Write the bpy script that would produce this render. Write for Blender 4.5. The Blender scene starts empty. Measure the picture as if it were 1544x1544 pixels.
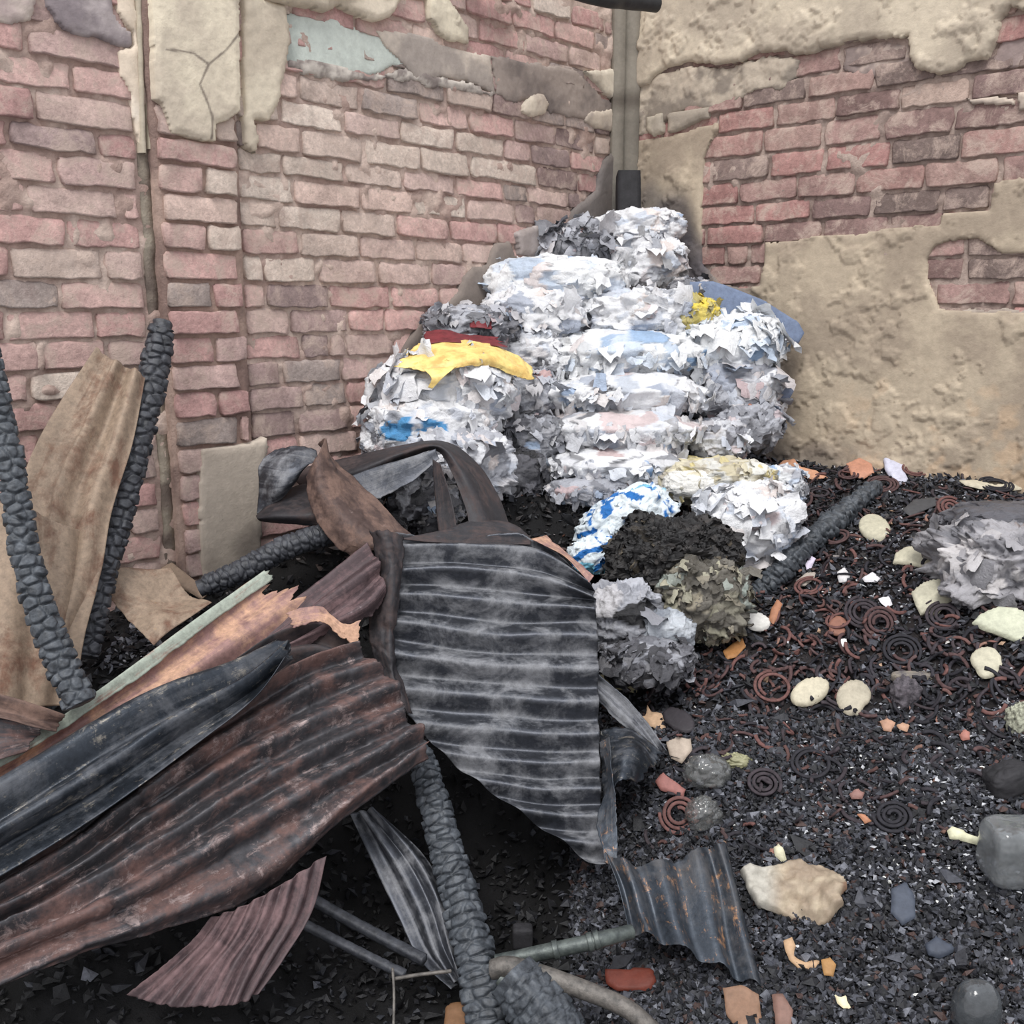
import bpy, math, random
import numpy as np
from mathutils import Matrix, Vector

random.seed(7)
RNG = np.random.default_rng(7)
C = bpy.context.scene.collection
SC = bpy.context.scene

# ------------------------------------------------------------------ camera
F, CX, CY = 1515.0, 772.0, 772.0
PITCH = math.atan(306 / 1515)
EYE = np.array([0.0, 0.0, 1.6])
cam_d = bpy.data.cameras.new('camera')
cam_d.sensor_width = 36.0
cam_d.lens = F / 1544 * 36
cam_d.clip_start = 0.05
cam = bpy.data.objects.new('camera', cam_d)
C.objects.link(cam)
cam.location = EYE
cam.rotation_euler = (math.pi / 2 - PITCH, 0, 0)
SC.camera = cam
SC.view_settings.view_transform = 'Standard'
SC.view_settings.look = 'None'
SC.view_settings.exposure = 0.0
SC.view_settings.gamma = 1.0
SC.view_settings.use_curve_mapping = False

# ------------------------------------------------------------------ overcast sky and a weak veiled sun
world = bpy.data.worlds.new('overcast_sky')
SC.world = world
world.use_nodes = True
wn = world.node_tree
bg = wn.nodes['Background']
tc = wn.nodes.new('ShaderNodeTexCoord')
sx = wn.nodes.new('ShaderNodeSeparateXYZ')
mr = wn.nodes.new('ShaderNodeMapRange')
cr = wn.nodes.new('ShaderNodeMix'); cr.data_type = 'RGBA'
mr.inputs[1].default_value = -0.05; mr.inputs[2].default_value = 0.9
cr.inputs[6].default_value = (0.50, 0.49, 0.50, 1)
cr.inputs[7].default_value = (1.02, 1.05, 1.12, 1)
wn.links.new(tc.outputs['Generated'], sx.inputs[0])
wn.links.new(sx.outputs[2], mr.inputs[0])
wn.links.new(mr.outputs[0], cr.inputs[0])
wn.links.new(cr.outputs[2], bg.inputs[0])
bg.inputs[1].default_value = 1.32
sun_d = bpy.data.lights.new('veiled_sun', 'SUN')
sun_d.energy = 2.3
sun_d.angle = math.radians(25)
sun_d.color = (1.0, 0.97, 0.93)
sun = bpy.data.objects.new('veiled_sun', sun_d)
C.objects.link(sun)
sun.rotation_euler = (math.radians(34), 0, math.radians(-14))

# ------------------------------------------------------------------ projection helpers
cp, sp = math.cos(PITCH), math.sin(PITCH)


def P(x, y, d):
    xc = (x - CX) / F * d
    yc = (CY - y) / F * d
    return np.array([xc, d * cp + yc * sp, EYE[2] - d * sp + yc * cp])


def proj(w):
    w = np.asarray(w, float)
    v = w - EYE
    d = v[..., 1] * cp - v[..., 2] * sp
    yc = v[..., 1] * sp + v[..., 2] * cp
    return CX + F * v[..., 0] / d, CY - F * yc / d, d


# ------------------------------------------------------------------ numpy noise
def _hash(ix, iy, iz, seed):
    h = (ix.astype(np.int64) * 374761393 + iy.astype(np.int64) * 668265263 + iz.astype(np.int64) * 2147483647 + seed * 1274126177) & 0xffffffff
    h = ((h ^ (h >> 13)) * 1274126177) & 0xffffffff
    h = ((h ^ (h >> 16)) * 2246822519) & 0xffffffff
    return ((h ^ (h >> 15)) & 0xffffff) / float(0xffffff) * 2 - 1


def vnoise(p, seed=0):
    p = np.atleast_2d(np.asarray(p, float))
    if p.shape[1] == 2:
        p = np.column_stack([p, np.zeros(len(p))])
    i = np.floor(p)
    f = p - i
    f = f * f * (3 - 2 * f)
    i = i.astype(np.int64)
    out = 0
    for dx in (0, 1):
        for dy in (0, 1):
            for dz in (0, 1):
                w = (f[:, 0] if dx else 1 - f[:, 0]) * (f[:, 1] if dy else 1 - f[:, 1]) * (f[:, 2] if dz else 1 - f[:, 2])
                out = out + w * _hash(i[:, 0] + dx, i[:, 1] + dy, i[:, 2] + dz, seed)
    return out


def fbm(p, freq, seed=0, octv=4, gain=0.5):
    p = np.atleast_2d(np.asarray(p, float))
    a, s, t = 1.0, 0, 0
    for k in range(octv):
        s = s + a * vnoise(p * freq * 2 ** k + 17.3 * k, seed + k)
        t += a
        a *= gain
    return s / t


def sstep(a, b, x):
    t = np.clip((x - a) / (b - a), 0, 1)
    return t * t * (3 - 2 * t)


# ------------------------------------------------------------------ mesh helpers
def make_mesh(name, V, Fc, mat, col=None, uv=None, smooth=True):
    V = np.asarray(V, np.float32)
    me = bpy.data.meshes.new(name)
    if not isinstance(Fc, list):
        Fc = [Fc]
    Fc = [np.asarray(f, np.int32) for f in Fc if len(f)]
    me.vertices.add(len(V))
    me.vertices.foreach_set('co', V.ravel())
    nl = sum(f.size for f in Fc)
    npoly = sum(len(f) for f in Fc)
    me.loops.add(nl)
    me.polygons.add(npoly)
    vi = np.concatenate([f.ravel() for f in Fc])
    me.loops.foreach_set('vertex_index', vi)
    starts, o = [], 0
    for f in Fc:
        starts.append(o + np.arange(len(f)) * f.shape[1])
        o += f.size
    me.polygons.foreach_set('loop_start', np.concatenate(starts).astype(np.int32))
    me.update(calc_edges=True)
    me.validate()
    me.polygons.foreach_set('use_smooth', np.full(len(me.polygons), smooth))
    if col is not None:
        a = me.color_attributes.new('Col', 'FLOAT_COLOR', 'POINT')
        cc = np.ones((len(V), 4), np.float32)
        cc[:, :3] = col
        a.data.foreach_set('color', cc.ravel())
    if uv is not None:
        l = me.uv_layers.new(name='UVMap')
        l.data.foreach_set('uv', np.asarray(uv, np.float32)[vi].ravel())
    me.materials.append(mat)
    return me


def obj(name, me, parent=None, kind=None, label=None, cat=None, group=None):
    o = bpy.data.objects.new(name, me)
    C.objects.link(o)
    if parent is not None:
        o.parent = parent
    if kind: o['kind'] = kind
    if label: o['label'] = label
    if cat: o['category'] = cat
    if group: o['group'] = group
    return o


def empty(name, loc, label, cat, group=None):
    o = obj(name, None, None, None, label, cat, group)
    o.location = loc
    o.empty_display_size = 0.05
    return o


def grid_faces(nu, nv, wrap_u=False):
    """verts indexed v*nu+u"""
    u = np.arange(nu if wrap_u else nu - 1)
    v = np.arange(nv - 1)
    U, W = np.meshgrid(u, v)
    U = U.ravel(); W = W.ravel()
    U2 = (U + 1) % nu
    return np.column_stack([W * nu + U, W * nu + U2, (W + 1) * nu + U2, (W + 1) * nu + U])


def centred(o):
    """move the origin of a top-level mesh to the middle of its base"""
    me = o.data
    n = len(me.vertices)
    co = np.empty(n * 3, np.float32)
    me.vertices.foreach_get('co', co)
    co = co.reshape(-1, 3)
    c = (co.min(0) + co.max(0)) / 2
    c[2] = co[:, 2].min()
    me.vertices.foreach_set('co', (co - c).astype(np.float32).ravel())
    o.location = [float(k) for k in c]
    me.update()
    return o


# ------------------------------------------------------------------ materials
def srgb(r, g, b):
    return tuple(((c / 255) / 12.92 if c / 255 <= 0.04045 else ((c / 255 + 0.055) / 1.055) ** 2.4) for c in (r, g, b))


class NT:
    def __init__(s, name, rough=0.8, metal=0.0, spec=0.5):
        s.m = bpy.data.materials.new(name)
        s.m.use_nodes = True
        s.t = s.m.node_tree
        s.b = s.t.nodes['Principled BSDF']
        s.b.inputs['Roughness'].default_value = rough
        s.b.inputs['Metallic'].default_value = metal
        s.b.inputs['Specular IOR Level'].default_value = spec

    def n(s, kind, **kw):
        nd = s.t.nodes.new(kind)
        for k, v in kw.items():
            setattr(nd, k, v)
        return nd

    def l(s, a, b):
        s.t.links.new(a, b)

    def noise(s, vec, scale, detail=6, rough=0.6, dist=0.0):
        nd = s.n('ShaderNodeTexNoise')
        nd.inputs['Scale'].default_value = scale
        nd.inputs['Detail'].default_value = detail
        nd.inputs['Roughness'].default_value = rough
        nd.inputs['Distortion'].default_value = dist
        if vec is not None:
            s.l(vec, nd.inputs['Vector'])
        return nd.outputs['Fac']

    def ramp(s, fac, stops):
        nd = s.n('ShaderNodeValToRGB')
        e = nd.color_ramp.elements
        while len(e) < len(stops):
            e.new(0.5)
        for k, (p_, c_) in enumerate(stops):
            e[k].position = p_
            e[k].color = (*c_, 1) if not isinstance(c_, (int, float)) else (c_, c_, c_, 1)
        s.l(fac, nd.inputs[0])
        return nd.outputs[0]

    def mix(s, fac, a, b, blend='MIX'):
        nd = s.n('ShaderNodeMix', data_type='RGBA', blend_type=blend)
        for sock, v in ((0, fac), (6, a), (7, b)):
            if isinstance(v, (int, float)):
                nd.inputs[sock].default_value = v if sock == 0 else (v, v, v, 1)
            elif isinstance(v, tuple):
                nd.inputs[sock].default_value = (*v, 1)
            else:
                s.l(v, nd.inputs[sock])
        return nd.outputs[2]

    def bump(s, h, strength=0.5, dist=0.01):
        nd = s.n('ShaderNodeBump')
        nd.inputs['Strength'].default_value = strength
        nd.inputs['Distance'].default_value = dist
        s.l(h, nd.inputs['Height'])
        s.l(nd.outputs[0], s.b.inputs['Normal'])

    def objco(s):
        return s.n('ShaderNodeTexCoord').outputs['Object']

    def pos(s):
        return s.n('ShaderNodeNewGeometry').outputs['Position']

    def col(s):
        return s.n('ShaderNodeVertexColor', layer_name='Col').outputs[0]

    def base(s, c):
        s.l(c, s.b.inputs['Base Color'])


def mat_brick():
    m = NT('fired_brick', 0.92, 0, 0.25)
    oc = m.n('ShaderNodeObjectInfo').outputs['Color']
    p = m.pos()
    n1 = m.ramp(m.noise(p, 9, 5, 0.65), [(0.3, 0.72), (0.7, 1.2)])
    n2 = m.ramp(m.noise(p, 70, 4, 0.7), [(0.35, 0.82), (0.65, 1.12)])
    c = m.mix(1.0, oc, n1, 'MULTIPLY')
    c = m.mix(1.0, c, n2, 'MULTIPLY')
    dust = m.ramp(m.noise(p, 11, 8, 0.75, 0.5), [(0.48, 0.0), (0.62, 0.75)])
    c = m.mix(dust, c, srgb(196, 176, 164))
    soot_shade = m.ramp(m.noise(p, 5, 7, 0.7, 0.3), [(0.54, 0.0), (0.72, 0.55)])
    c = m.mix(soot_shade, c, srgb(120, 98, 94))
    m.base(c)
    m.bump(m.mix(0.5, m.noise(p, 90, 6, 0.75), m.noise(p, 24, 6, 0.75)), 0.8, 0.010)
    return m.m


def mat_vcol(name, rough=0.9, spec=0.3, scale=60, amt=0.25, bump=0.4, bd=0.004, metal=0.0):
    m = NT(name, rough, metal, spec)
    p = m.pos()
    n1 = m.ramp(m.noise(p, scale, 6, 0.7), [(0.3, 1 - amt), (0.7, 1 + amt)])
    m.base(m.mix(1.0, m.col(), n1, 'MULTIPLY'))
    m.bump(m.noise(p, scale * 1.7, 6, 0.7), bump, bd)
    return m.m


def mat_sheet(name, dark, rust, accent, rust_amt=0.5, acc_amt=0.3, rough=0.45, metal=0.5, streak=(1.5, 16)):
    m = NT(name, rough, metal, 0.4)
    tcn = m.n('ShaderNodeTexCoord')
    mp = m.n('ShaderNodeMapping')
    mp.inputs['Scale'].default_value = (streak[0], streak[1], 1)
    m.l(tcn.outputs['UV'], mp.inputs[0])
    s1 = m.noise(mp.outputs[0], 1.6, 7, 0.65, 0.6)
    iso = m.noise(m.pos(), 9, 8, 0.7, 0.4)
    fine = m.noise(m.pos(), 60, 6, 0.75)
    f1 = m.mix(0.62, s1, iso)
    e = 0.62 - 0.24 * rust_amt
    fr = m.ramp(f1, [(e - 0.05, 0.0), (e + 0.06, 1.0)])
    c = m.mix(fr, dark, rust)
    f2 = m.mix(0.6, m.noise(mp.outputs[0], 2.2, 7, 0.75, 0.9), m.noise(m.pos(), 26, 8, 0.78, 0.6))
    e2 = 0.66 - 0.2 * acc_amt
    fa = m.ramp(f2, [(e2 - 0.02, 0.0), (e2 + 0.06, 1.0)])
    c = m.mix(fa, c, accent)
    shade = m.ramp(fine, [(0.3, 0.65), (0.7, 1.3)])
    c = m.mix(1.0, c, shade, 'MULTIPLY')
    m.base(c)
    mrg = m.ramp(m.mix(0.5, fr, fine), [(0.2, rough), (0.8, min(1, rough + 0.35))])
    m.l(mrg, m.b.inputs['Roughness'])
    ml = m.ramp(fr, [(0.0, metal), (1.0, 0.05)])
    m.l(ml, m.b.inputs['Metallic'])
    m.bump(m.mix(0.4, iso, fine), 0.35, 0.006)
    return m.m


def mat_char(name='charred_wood', tint=(0.020, 0.022, 0.027), hi=(0.075, 0.08, 0.095)):
    m = NT(name, 0.5, 0, 0.55)
    p = m.pos()
    c = m.ramp(m.noise(p, 45, 7, 0.7), [(0.35, tint), (0.72, hi)])
    m.base(c)
    m.bump(m.noise(p, 160, 5, 0.7), 0.5, 0.003)
    return m.m


def mat_plain(name, colr, rough=0.6, spec=0.4, var=0.25, scale=30, bump=0.25, other=None, metal=0):
    m = NT(name, rough, metal, spec)
    p = m.pos()
    n_ = m.noise(p, scale, 6, 0.65)
    if other is None:
        other = tuple(k * (1 - var * 1.5) for k in colr)
    m.base(m.ramp(n_, [(0.35, other), (0.62, colr)]))
    m.bump(m.noise(p, scale * 3, 5, 0.7), bump, 0.004)
    return m.m


M_BRICK = mat_brick()
M_MORTAR = mat_vcol('old_mortar', 0.95, 0.2, 45, 0.22, 0.7, 0.008)
M_PLASTER = mat_vcol('cement_plaster', 0.93, 0.25, 38, 0.12, 0.45, 0.005)
M_FILM = mat_vcol('crumpled_film', 0.36, 0.5, 34, 0.12, 0.75, 0.012)
M_CHAR = mat_char()
M_RUBBLE = mat_vcol('charcoal_rubble', 0.55, 0.5, 90, 0.45, 0.6, 0.004)
M_ASH = mat_vcol('ash_ground', 0.7, 0.4, 120, 0.5, 0.9, 0.008)
M_COIL = mat_vcol('burnt_coil', 0.75, 0.3, 120, 0.3, 0.3, 0.002)
M_SCRAP = mat_vcol('scrap_surface', 0.6, 0.4, 60, 0.2, 0.4, 0.003)

# ------------------------------------------------------------------ the two walls
AZ_L = math.atan2(2200 - CX, math.hypot(F, 306))
AZ_R = math.atan2(CX + 900, math.hypot(F, 306))
CORNER = P(940, 200, 4.18)
CORNER[2] = 0


def wall_frame(dx, dy):
    d = np.array([dx, dy, 0.0]); u = np.array([0, 0, 1.0]); n = np.cross(d, u)
    return d, u, n


FL = wall_frame(math.sin(AZ_L), math.cos(AZ_L))
FR = wall_frame(math.sin(AZ_R), -math.cos(AZ_R))


def wl(fr, x, y, off=0.0):
    """pixel -> (s, h) on the wall plane pushed out by off"""
    d, u, n = fr
    r = P(x, y, 1.0) - EYE
    o = CORNER + n * off
    t = np.dot(o - EYE, n) / np.dot(r, n)
    w = EYE + r * t - CORNER
    return np.array([np.dot(w, d), w[2]])


def wworld(fr, s, h, n_=0.0):
    d, u, n = fr
    return CORNER + d * s + u * h + n * n_


def s_at(fr, x, h, off=0.0):
    """s where the horizontal line at height h crosses image column x"""
    y = 400.0
    s = 0
    for _ in range(5):
        s, hh = wl(fr, x, y, off)
        _, y, _ = proj(wworld(fr, s, h, off))
    return s


def wall_obj(name, fr):
    d, u, n = fr
    M = Matrix(((d[0], u[0], n[0], CORNER[0]), (d[1], u[1], n[1], CORNER[1]), (d[2], u[2], n[2], 0), (0, 0, 0, 1)))
    return M


def poly_sdf(pts, poly):
    """signed distance, negative inside"""
    poly = np.asarray(poly, float)
    a = poly
    b = np.roll(poly, -1, 0)
    d2 = np.full(len(pts), 1e9)
    inside = np.zeros(len(pts), bool)
    for (ax, ay), (bx, by) in zip(a, b):
        ex, ey = bx - ax, by - ay
        px, py = pts[:, 0] - ax, pts[:, 1] - ay
        t = np.clip((px * ex + py * ey) / (ex * ex + ey * ey + 1e-12), 0, 1)
        dd = (px - t * ex) ** 2 + (py - t * ey) ** 2
        d2 = np.minimum(d2, dd)
        c = ((ay > pts[:, 1]) != (by > pts[:, 1]))
        xi = ax + (pts[:, 1] - ay) / (by - ay + 1e-12) * ex
        inside ^= c & (pts[:, 0] < xi)
    d = np.sqrt(d2)
    return np.where(inside, -d, d)


PATCHES = {'L': [], 'R': []}


def plaster(side, fr, wall, pix, thick, colfn, holes=(), rag=0.007, res=0.0065, base=0.0, flake=0.0, seed=0, name='plaster_patch', register=True, rough=0.0015, edge=0.004):
    poly = np.array([wl(fr, x, y, base) for x, y in pix])
    hl = [np.array([wl(fr, x, y, base) for x, y in h]) for h in holes]
    lo = poly.min(0) - 0.03; hi = poly.max(0) + 0.03
    nu = int((hi[0] - lo[0]) / res) + 2; nv = int((hi[1] - lo[1]) / res) + 2
    S, H = np.meshgrid(lo[0] + np.arange(nu) * res, lo[1] + np.arange(nv) * res)
    pt = np.column_stack([S.ravel(), H.ravel()])

    def sdf(q):
        w = q + 0.0
        s = poly_sdf(w, poly)
        for h in hl:
            s = np.maximum(s, -poly_sdf(w, h))
        s = s + rag * 1.3 * fbm(q, 18, seed + 5, 4, 0.6)
        return s
    s0 = sdf(pt)
    g = s0.reshape(nv, nu)
    gy, gx = np.gradient(g, res)
    gl = np.hypot(gx, gy) + 1e-6
    gx = (gx / gl).ravel(); gy = (gy / gl).ravel()
    ins = s0 < 0
    Fq = grid_faces(nu, nv)
    keep = ins[Fq].any(1)
    Fq = Fq[keep]
    out = ~ins
    mv = np.clip(s0, 0, res * 1.5)
    q = pt.copy()
    q[out, 0] -= gx[out] * mv[out]
    q[out, 1] -= gy[out] * mv[out]
    hgt = thick * (0.78 + 0.22 * sstep(0, 0.02, -s0)) * np.where(ins, 1, 0)
    hgt += np.where(ins, rough * fbm(pt, 30, seed + 9, 4, 0.6) + 0.004 * fbm(pt, 4, seed + 3, 2), -0.012)
    if flake:
        fl = fbm(pt, 10, seed + 21, 5, 0.62)
        hgt += np.where(ins, flake * (fl > 0.08) * 1.0 + flake * 0.6 * (fl > 0.24), 0)
    V = np.column_stack([q, base + hgt])
    used = np.unique(Fq)
    remap = -np.ones(len(V), int); remap[used] = np.arange(len(used))
    colr = np.array([1.26, 1.24, 1.34]) * colfn(pt[used], proj(np.array([CORNER + fr[0] * a + fr[1] * b for a, b in pt[used]])))
    me = make_mesh(name, V[used], remap[Fq], M_PLASTER, colr)
    o = obj(name, me, wall)
    if register:
        PATCHES[side].append((poly, hl))
    return o


def C3(r, g, b):
    return np.array(srgb(r, g, b))


# plaster tones (albedo), blended with noise; sooty ovals, and ovals of shade painted into the colour
def tone(c1, c2, freq=5, seed=0, soot_shade=(), lo=-0.25, hi=0.25, extra=None):
    c1 = C3(*c1); c2 = C3(*c2)

    def fn(q, pr):
        t = sstep(lo, hi, fbm(q, freq, seed, 5, 0.6))[:, None]
        c = c1 * (1 - t) + c2 * t
        for (x, y, rx, ry, k, cc) in soot_shade:
            e = ((pr[0] - x) / rx) ** 2 + ((pr[1] - y) / ry) ** 2
            e = np.sqrt(e) + 0.12 * fbm(q, 8, seed + 4, 3)
            w = (k * (1 - sstep(0.55, 1.15, e)))[:, None]
            c = c * (1 - w) + C3(*cc) * w
        if extra is not None:
            c = extra(c, q, pr)
        return c
    return fn


def base_wall(name, fr, s0, s1, h0, h1, colfn, res=0.011):
    nu = int((s1 - s0) / res) + 1; nv = int((h1 - h0) / res) + 1
    S, H = np.meshgrid(np.linspace(s0, s1, nu), np.linspace(h0, h1, nv))
    pt = np.column_stack([S.ravel(), H.ravel()])
    z = 0.006 * fbm(pt, 32, 3, 4, 0.65) + 0.004 * fbm(pt, 6, 8, 3) + 0.001
    z = z + 0.011 * sstep(0.16, 0.5, fbm(pt, 8, 15, 4, 0.6)) + 0.008 * sstep(0.1, 0.6, fbm(pt, 26, 19, 2))
    V = np.column_stack([pt, z])
    # closed slab: back copy
    Ff = grid_faces(nu, nv)
    n0 = len(V)
    back = np.array([[s0, h0, -0.2], [s1, h0, -0.2], [s1, h1, -0.2], [s0, h1, -0.2]])
    V = np.vstack([V, back])
    a, b, c_, d_ = 0, nu - 1, nv * nu - 1, (nv - 1) * nu
    Fb = np.array([[n0 + 3, n0 + 2, n0 + 1, n0], [a, n0, n0 + 1, b], [b, n0 + 1, n0 + 2, c_], [c_, n0 + 2, n0 + 3, d_], [d_, n0 + 3, n0, a]])
    col = colfn(np.vstack([pt, back[:, :2]]), proj(np.array([CORNER + fr[0] * p_[0] + fr[1] * p_[1] for p_ in V])))
    me = make_mesh(name, V, np.vstack([Ff, Fb]), M_MORTAR, col)
    o = obj(name, me, None, 'structure')
    o.matrix_world = wall_obj(name, fr)
    return o


mort = tone((178, 154, 144), (204, 184, 172), 7, 31)
WL = base_wall('wall_left', FL, -2.75, 0.02, 0.0, 3.1, mort)
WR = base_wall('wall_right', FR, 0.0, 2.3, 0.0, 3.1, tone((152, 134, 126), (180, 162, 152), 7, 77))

# ---- plaster on the left wall (pixel outlines of the photograph laid on the wall plane)
greyp = ((150, 143, 132), (176, 168, 150))
cream = ((186, 176, 152), (203, 194, 170))
plaster('L', FL, WL, [(-60, -60), (52, -60), (50, 10), (45, 32), (20, 40), (-60, 30)], 0.018, tone((160, 146, 138), (184, 174, 158), 8, 1), seed=11, flake=0.003)
plaster('L', FL, WL, [(60, -60), (168, -60), (170, 20), (180, 38), (196, 52), (194, 70), (176, 72), (150, 62), (118, 60), (92, 48), (76, 34), (64, 14)], 0.026, tone((128, 120, 118), (158, 150, 144), 9, 2), seed=12, rag=0.010, rough=0.004)
plaster('L', FL, WL, [(168, -60), (199, -60), (204, 60), (210, 150), (215, 236), (206, 222), (197, 180), (191, 140), (176, 116), (173, 78), (197, 72), (197, 52), (184, 40), (172, 20)], 0.020, tone((205, 192, 168), (216, 206, 184), 8, 3), seed=13, rag=0.004)
# pilaster face plaster and plaster right of it
crackcol = tone((184, 174, 152), (203, 194, 168), 6, 4)


def crack_extra(c, q, pr):
    x, y = pr[0], pr[1]
    d = np.full(len(x), 99.0)
    for line in ([(345, 55), (325, 80), (298, 102), (285, 132), (295, 155), (304, 180), (304, 212)], [(298, 102), (275, 85), (235, 80)], [(345, 60), (370, 20), (385, -10)]):
        for (ax, ay), (bx, by) in zip(line[:-1], line[1:]):
            t = np.clip(((x - ax) * (bx - ax) + (y - ay) * (by - ay)) / ((bx - ax) ** 2 + (by - ay) ** 2), 0, 1)
            d = np.minimum(d, np.hypot(x - ax - t * (bx - ax), y - ay - t * (by - ay)))
    w = (1 - sstep(0.4, 2.6, d + 0.8 * fbm(q, 60, 5, 2)))[:, None]
    return c * (1 - w * 0.75) + C3(90, 80, 72) * w * 0.75


plaster('L', FL, WL, [(222, -60), (357, -60), (357, 168), (341, 182), (322, 190), (319, 214), (285, 210), (252, 204), (243, 176), (238, 158), (228, 150)], 0.026,
        tone((184, 174, 152), (203, 194, 168), 6, 4, extra=crack_extra), base=0.03, seed=14, rag=0.005, rough=0.002, res=0.004)
plaster('L', FL, WL, [(359, -60), (386, -60), (388, 0), (424, 12), (432, 62), (424, 112), (416, 158), (400, 184), (376, 182), (384, 212), (379, 234), (362, 226), (359, 170)], 0.030,
        tone((180, 170, 148), (199, 190, 165), 6, 5), seed=15, rag=0.006, rough=0.003)
plaster('L', FL, WL, [(386, -60), (600, -60), (592, 2), (578, 28), (556, 35), (524, 26), (500, 10), (482, 20), (440, 14), (388, 2)], 0.045, tone((176, 166, 144), (200, 190, 166), 6, 6), seed=16, rag=0.006, flake=0.004)
plaster('L', FL, WL, [(424, 20), (500, 28), (545, 48), (580, 44), (640, 60), (655, 92), (640, 118), (590, 100), (560, 116), (520, 112), (480, 116), (440, 104), (420, 90)], 0.012,
        tone((160, 168, 156), (184, 192, 178), 4, 7), seed=17, rag=0.007, rough=0.001)
plaster('L', FL, WL, [(430, 88), (470, 92), (520, 104), (560, 112), (600, 100), (650, 112), (690, 122), (740, 140), (738, 150), (690, 138), (640, 132), (590, 124), (540, 126), (470, 118), (430, 104)], 0.020,
        tone((120, 112, 104), (176, 170, 156), 22, 8), seed=18, rag=0.014, rough=0.007)
plaster('L', FL, WL, [(560, 45), (600, 48), (640, 55), (660, 66), (700, 78), (736, 84), (742, 142), (700, 124), (660, 118), (624, 124), (600, 96), (574, 70)], 0.018,
        tone((150, 142, 130), (186, 176, 158), 6, 9), seed=19, rag=0.006, rough=0.0015)
plaster('L', FL, WL, [(736, 84), (800, 94), (860, 104), (884, 122), (905, 146), (920, 156), (920, 198), (884, 182), (826, 172), (806, 152), (770, 156), (744, 146)], 0.018,
        tone((112, 104, 96), (144, 134, 122), 6, 10), seed=20, rag=0.008, rough=0.003)
plaster('L', FL, WL, [(634, -60), (668, -60), (672, 2), (688, 26), (700, 44), (702, 70), (672, 64), (654, 52), (642, 30)], 0.028, tone((176, 168, 146), (202, 194, 168), 8, 11), seed=21, rag=0.005, flake=0.004)
plaster('L', FL, WL, [(782, 158), (796, 142), (812, 144), (821, 158), (815, 174), (796, 178), (780, 170)], 0.034, tone((172, 160, 142), (192, 182, 160), 14, 12), seed=22, rag=0.006, rough=0.005)
plaster('L', FL, WL, [(874, 108), (922, 104), (922, 152), (905, 140), (890, 124)], 0.028, tone((176, 168, 148), (196, 188, 166), 8, 13), seed=23, rag=0.005)
plaster('L', FL, WL, [(880, 170), (922, 165), (922, 200), (895, 195), (876, 184)], 0.024, tone((150, 140, 126), (180, 170, 150), 8, 14), seed=24, rag=0.006)
# smooth grey plaster left standing behind the heap
plaster('L', FL, WL, [(930, 225), (916, 232), (904, 242), (897, 262), (894, 286), (878, 302), (866, 310), (856, 320), (850, 340), (838, 350), (826, 372), (800, 378), (786, 398), (770, 384), (762, 364), (744, 366), (736, 376), (728, 400), (706, 402), (694, 418),
                      (686, 440), (668, 456), (652, 474), (636, 480), (622, 496), (604, 520), (588, 548), (568, 566), (556, 600), (548, 640), (546, 690), (560, 760), (700, 800), (820, 700), (930, 600)], 0.030,
        tone((104, 98, 90), (120, 112, 102), 3, 15, soot_shade=[(640, 520, 60, 60, 0.35, (92, 82, 74)), (900, 300, 60, 60, 0.3, (120, 118, 116))]), seed=25, rag=0.004, rough=0.0006)
plaster('L', FL, WL, [(770, 352), (790, 344), (806, 340), (812, 360), (830, 352), (838, 366), (824, 384), (800, 392), (776, 384)], 0.038, tone((140, 132, 124), (164, 156, 148), 8, 16), seed=26, rag=0.006)
# pilaster base, smooth
plaster('L', FL, WL, [(299, 676), (330, 672), (384, 664), (398, 658), (402, 672), (394, 706), (390, 760), (396, 900), (300, 900), (296, 760)], 0.020,
        tone((152, 142, 126), (172, 162, 144), 3, 17, soot_shade=[(395, 830, 60, 55, 0.6, (70, 64, 60))]), base=0.03, seed=27, rag=0.004, rough=0.0008)

# ---- right wall plaster
plaster('R', FR, WR, [(976, -60), (1620, -60), (1620, 0), (1544, 14), (1528, 12), (1512, 30), (1508, 62), (1492, 92), (1462, 98), (1446, 110), (1420, 114), (1388, 104), (1374, 84), (1374, 56), (1310, 62), (1262, 70),
                      (1226, 84), (1190, 80), (1150, 82), (1122, 94), (1086, 100), (1040, 96), (1006, 108), (984, 128), (962, 134)], 0.034,
        tone((164, 154, 134), (188, 178, 154), 4, 41), seed=41, rag=0.009, flake=0.006, rough=0.002)
plaster('R', FR, WR, [(964, 128), (1000, 112), (1040, 100), (1100, 104), (1150, 88), (1196, 86), (1210, 92), (1206, 118), (1176, 138), (1140, 136), (1112, 152), (1084, 166), (1040, 166), (1006, 180), (980, 204), (962, 206)], 0.016,
        tone((132, 124, 110), (172, 162, 142), 9, 42, lo=-0.15, hi=0.15), seed=42, rag=0.009, flake=0.004, rough=0.003)
plaster('R', FR, WR, [(980, 178), (1004, 170), (1006, 200), (990, 208), (980, 200)], 0.034, tone((160, 152, 134), (180, 172, 150), 12, 43), seed=43, rag=0.004)
plaster('R', FR, WR, [(1008, 172), (1040, 166), (1074, 160), (1072, 178), (1040, 192), (1012, 204)], 0.030, tone((146, 138, 122), (172, 162, 142), 12, 44), seed=44, rag=0.006)
plaster('R', FR, WR, [(1278, 74), (1330, 66), (1372, 58), (1374, 104), (1330, 118), (1290, 118), (1272, 104)], 0.013, tone((128, 116, 108), (166, 152, 138), 14, 45), seed=45, rag=0.008, rough=0.004)
plaster('R', FR, WR, [(1458, 148), (1500, 146), (1532, 150), (1534, 160), (1490, 160), (1462, 158)], 0.022, tone((160, 148, 134), (180, 168, 150), 14, 46), seed=46, rag=0.004)
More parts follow.
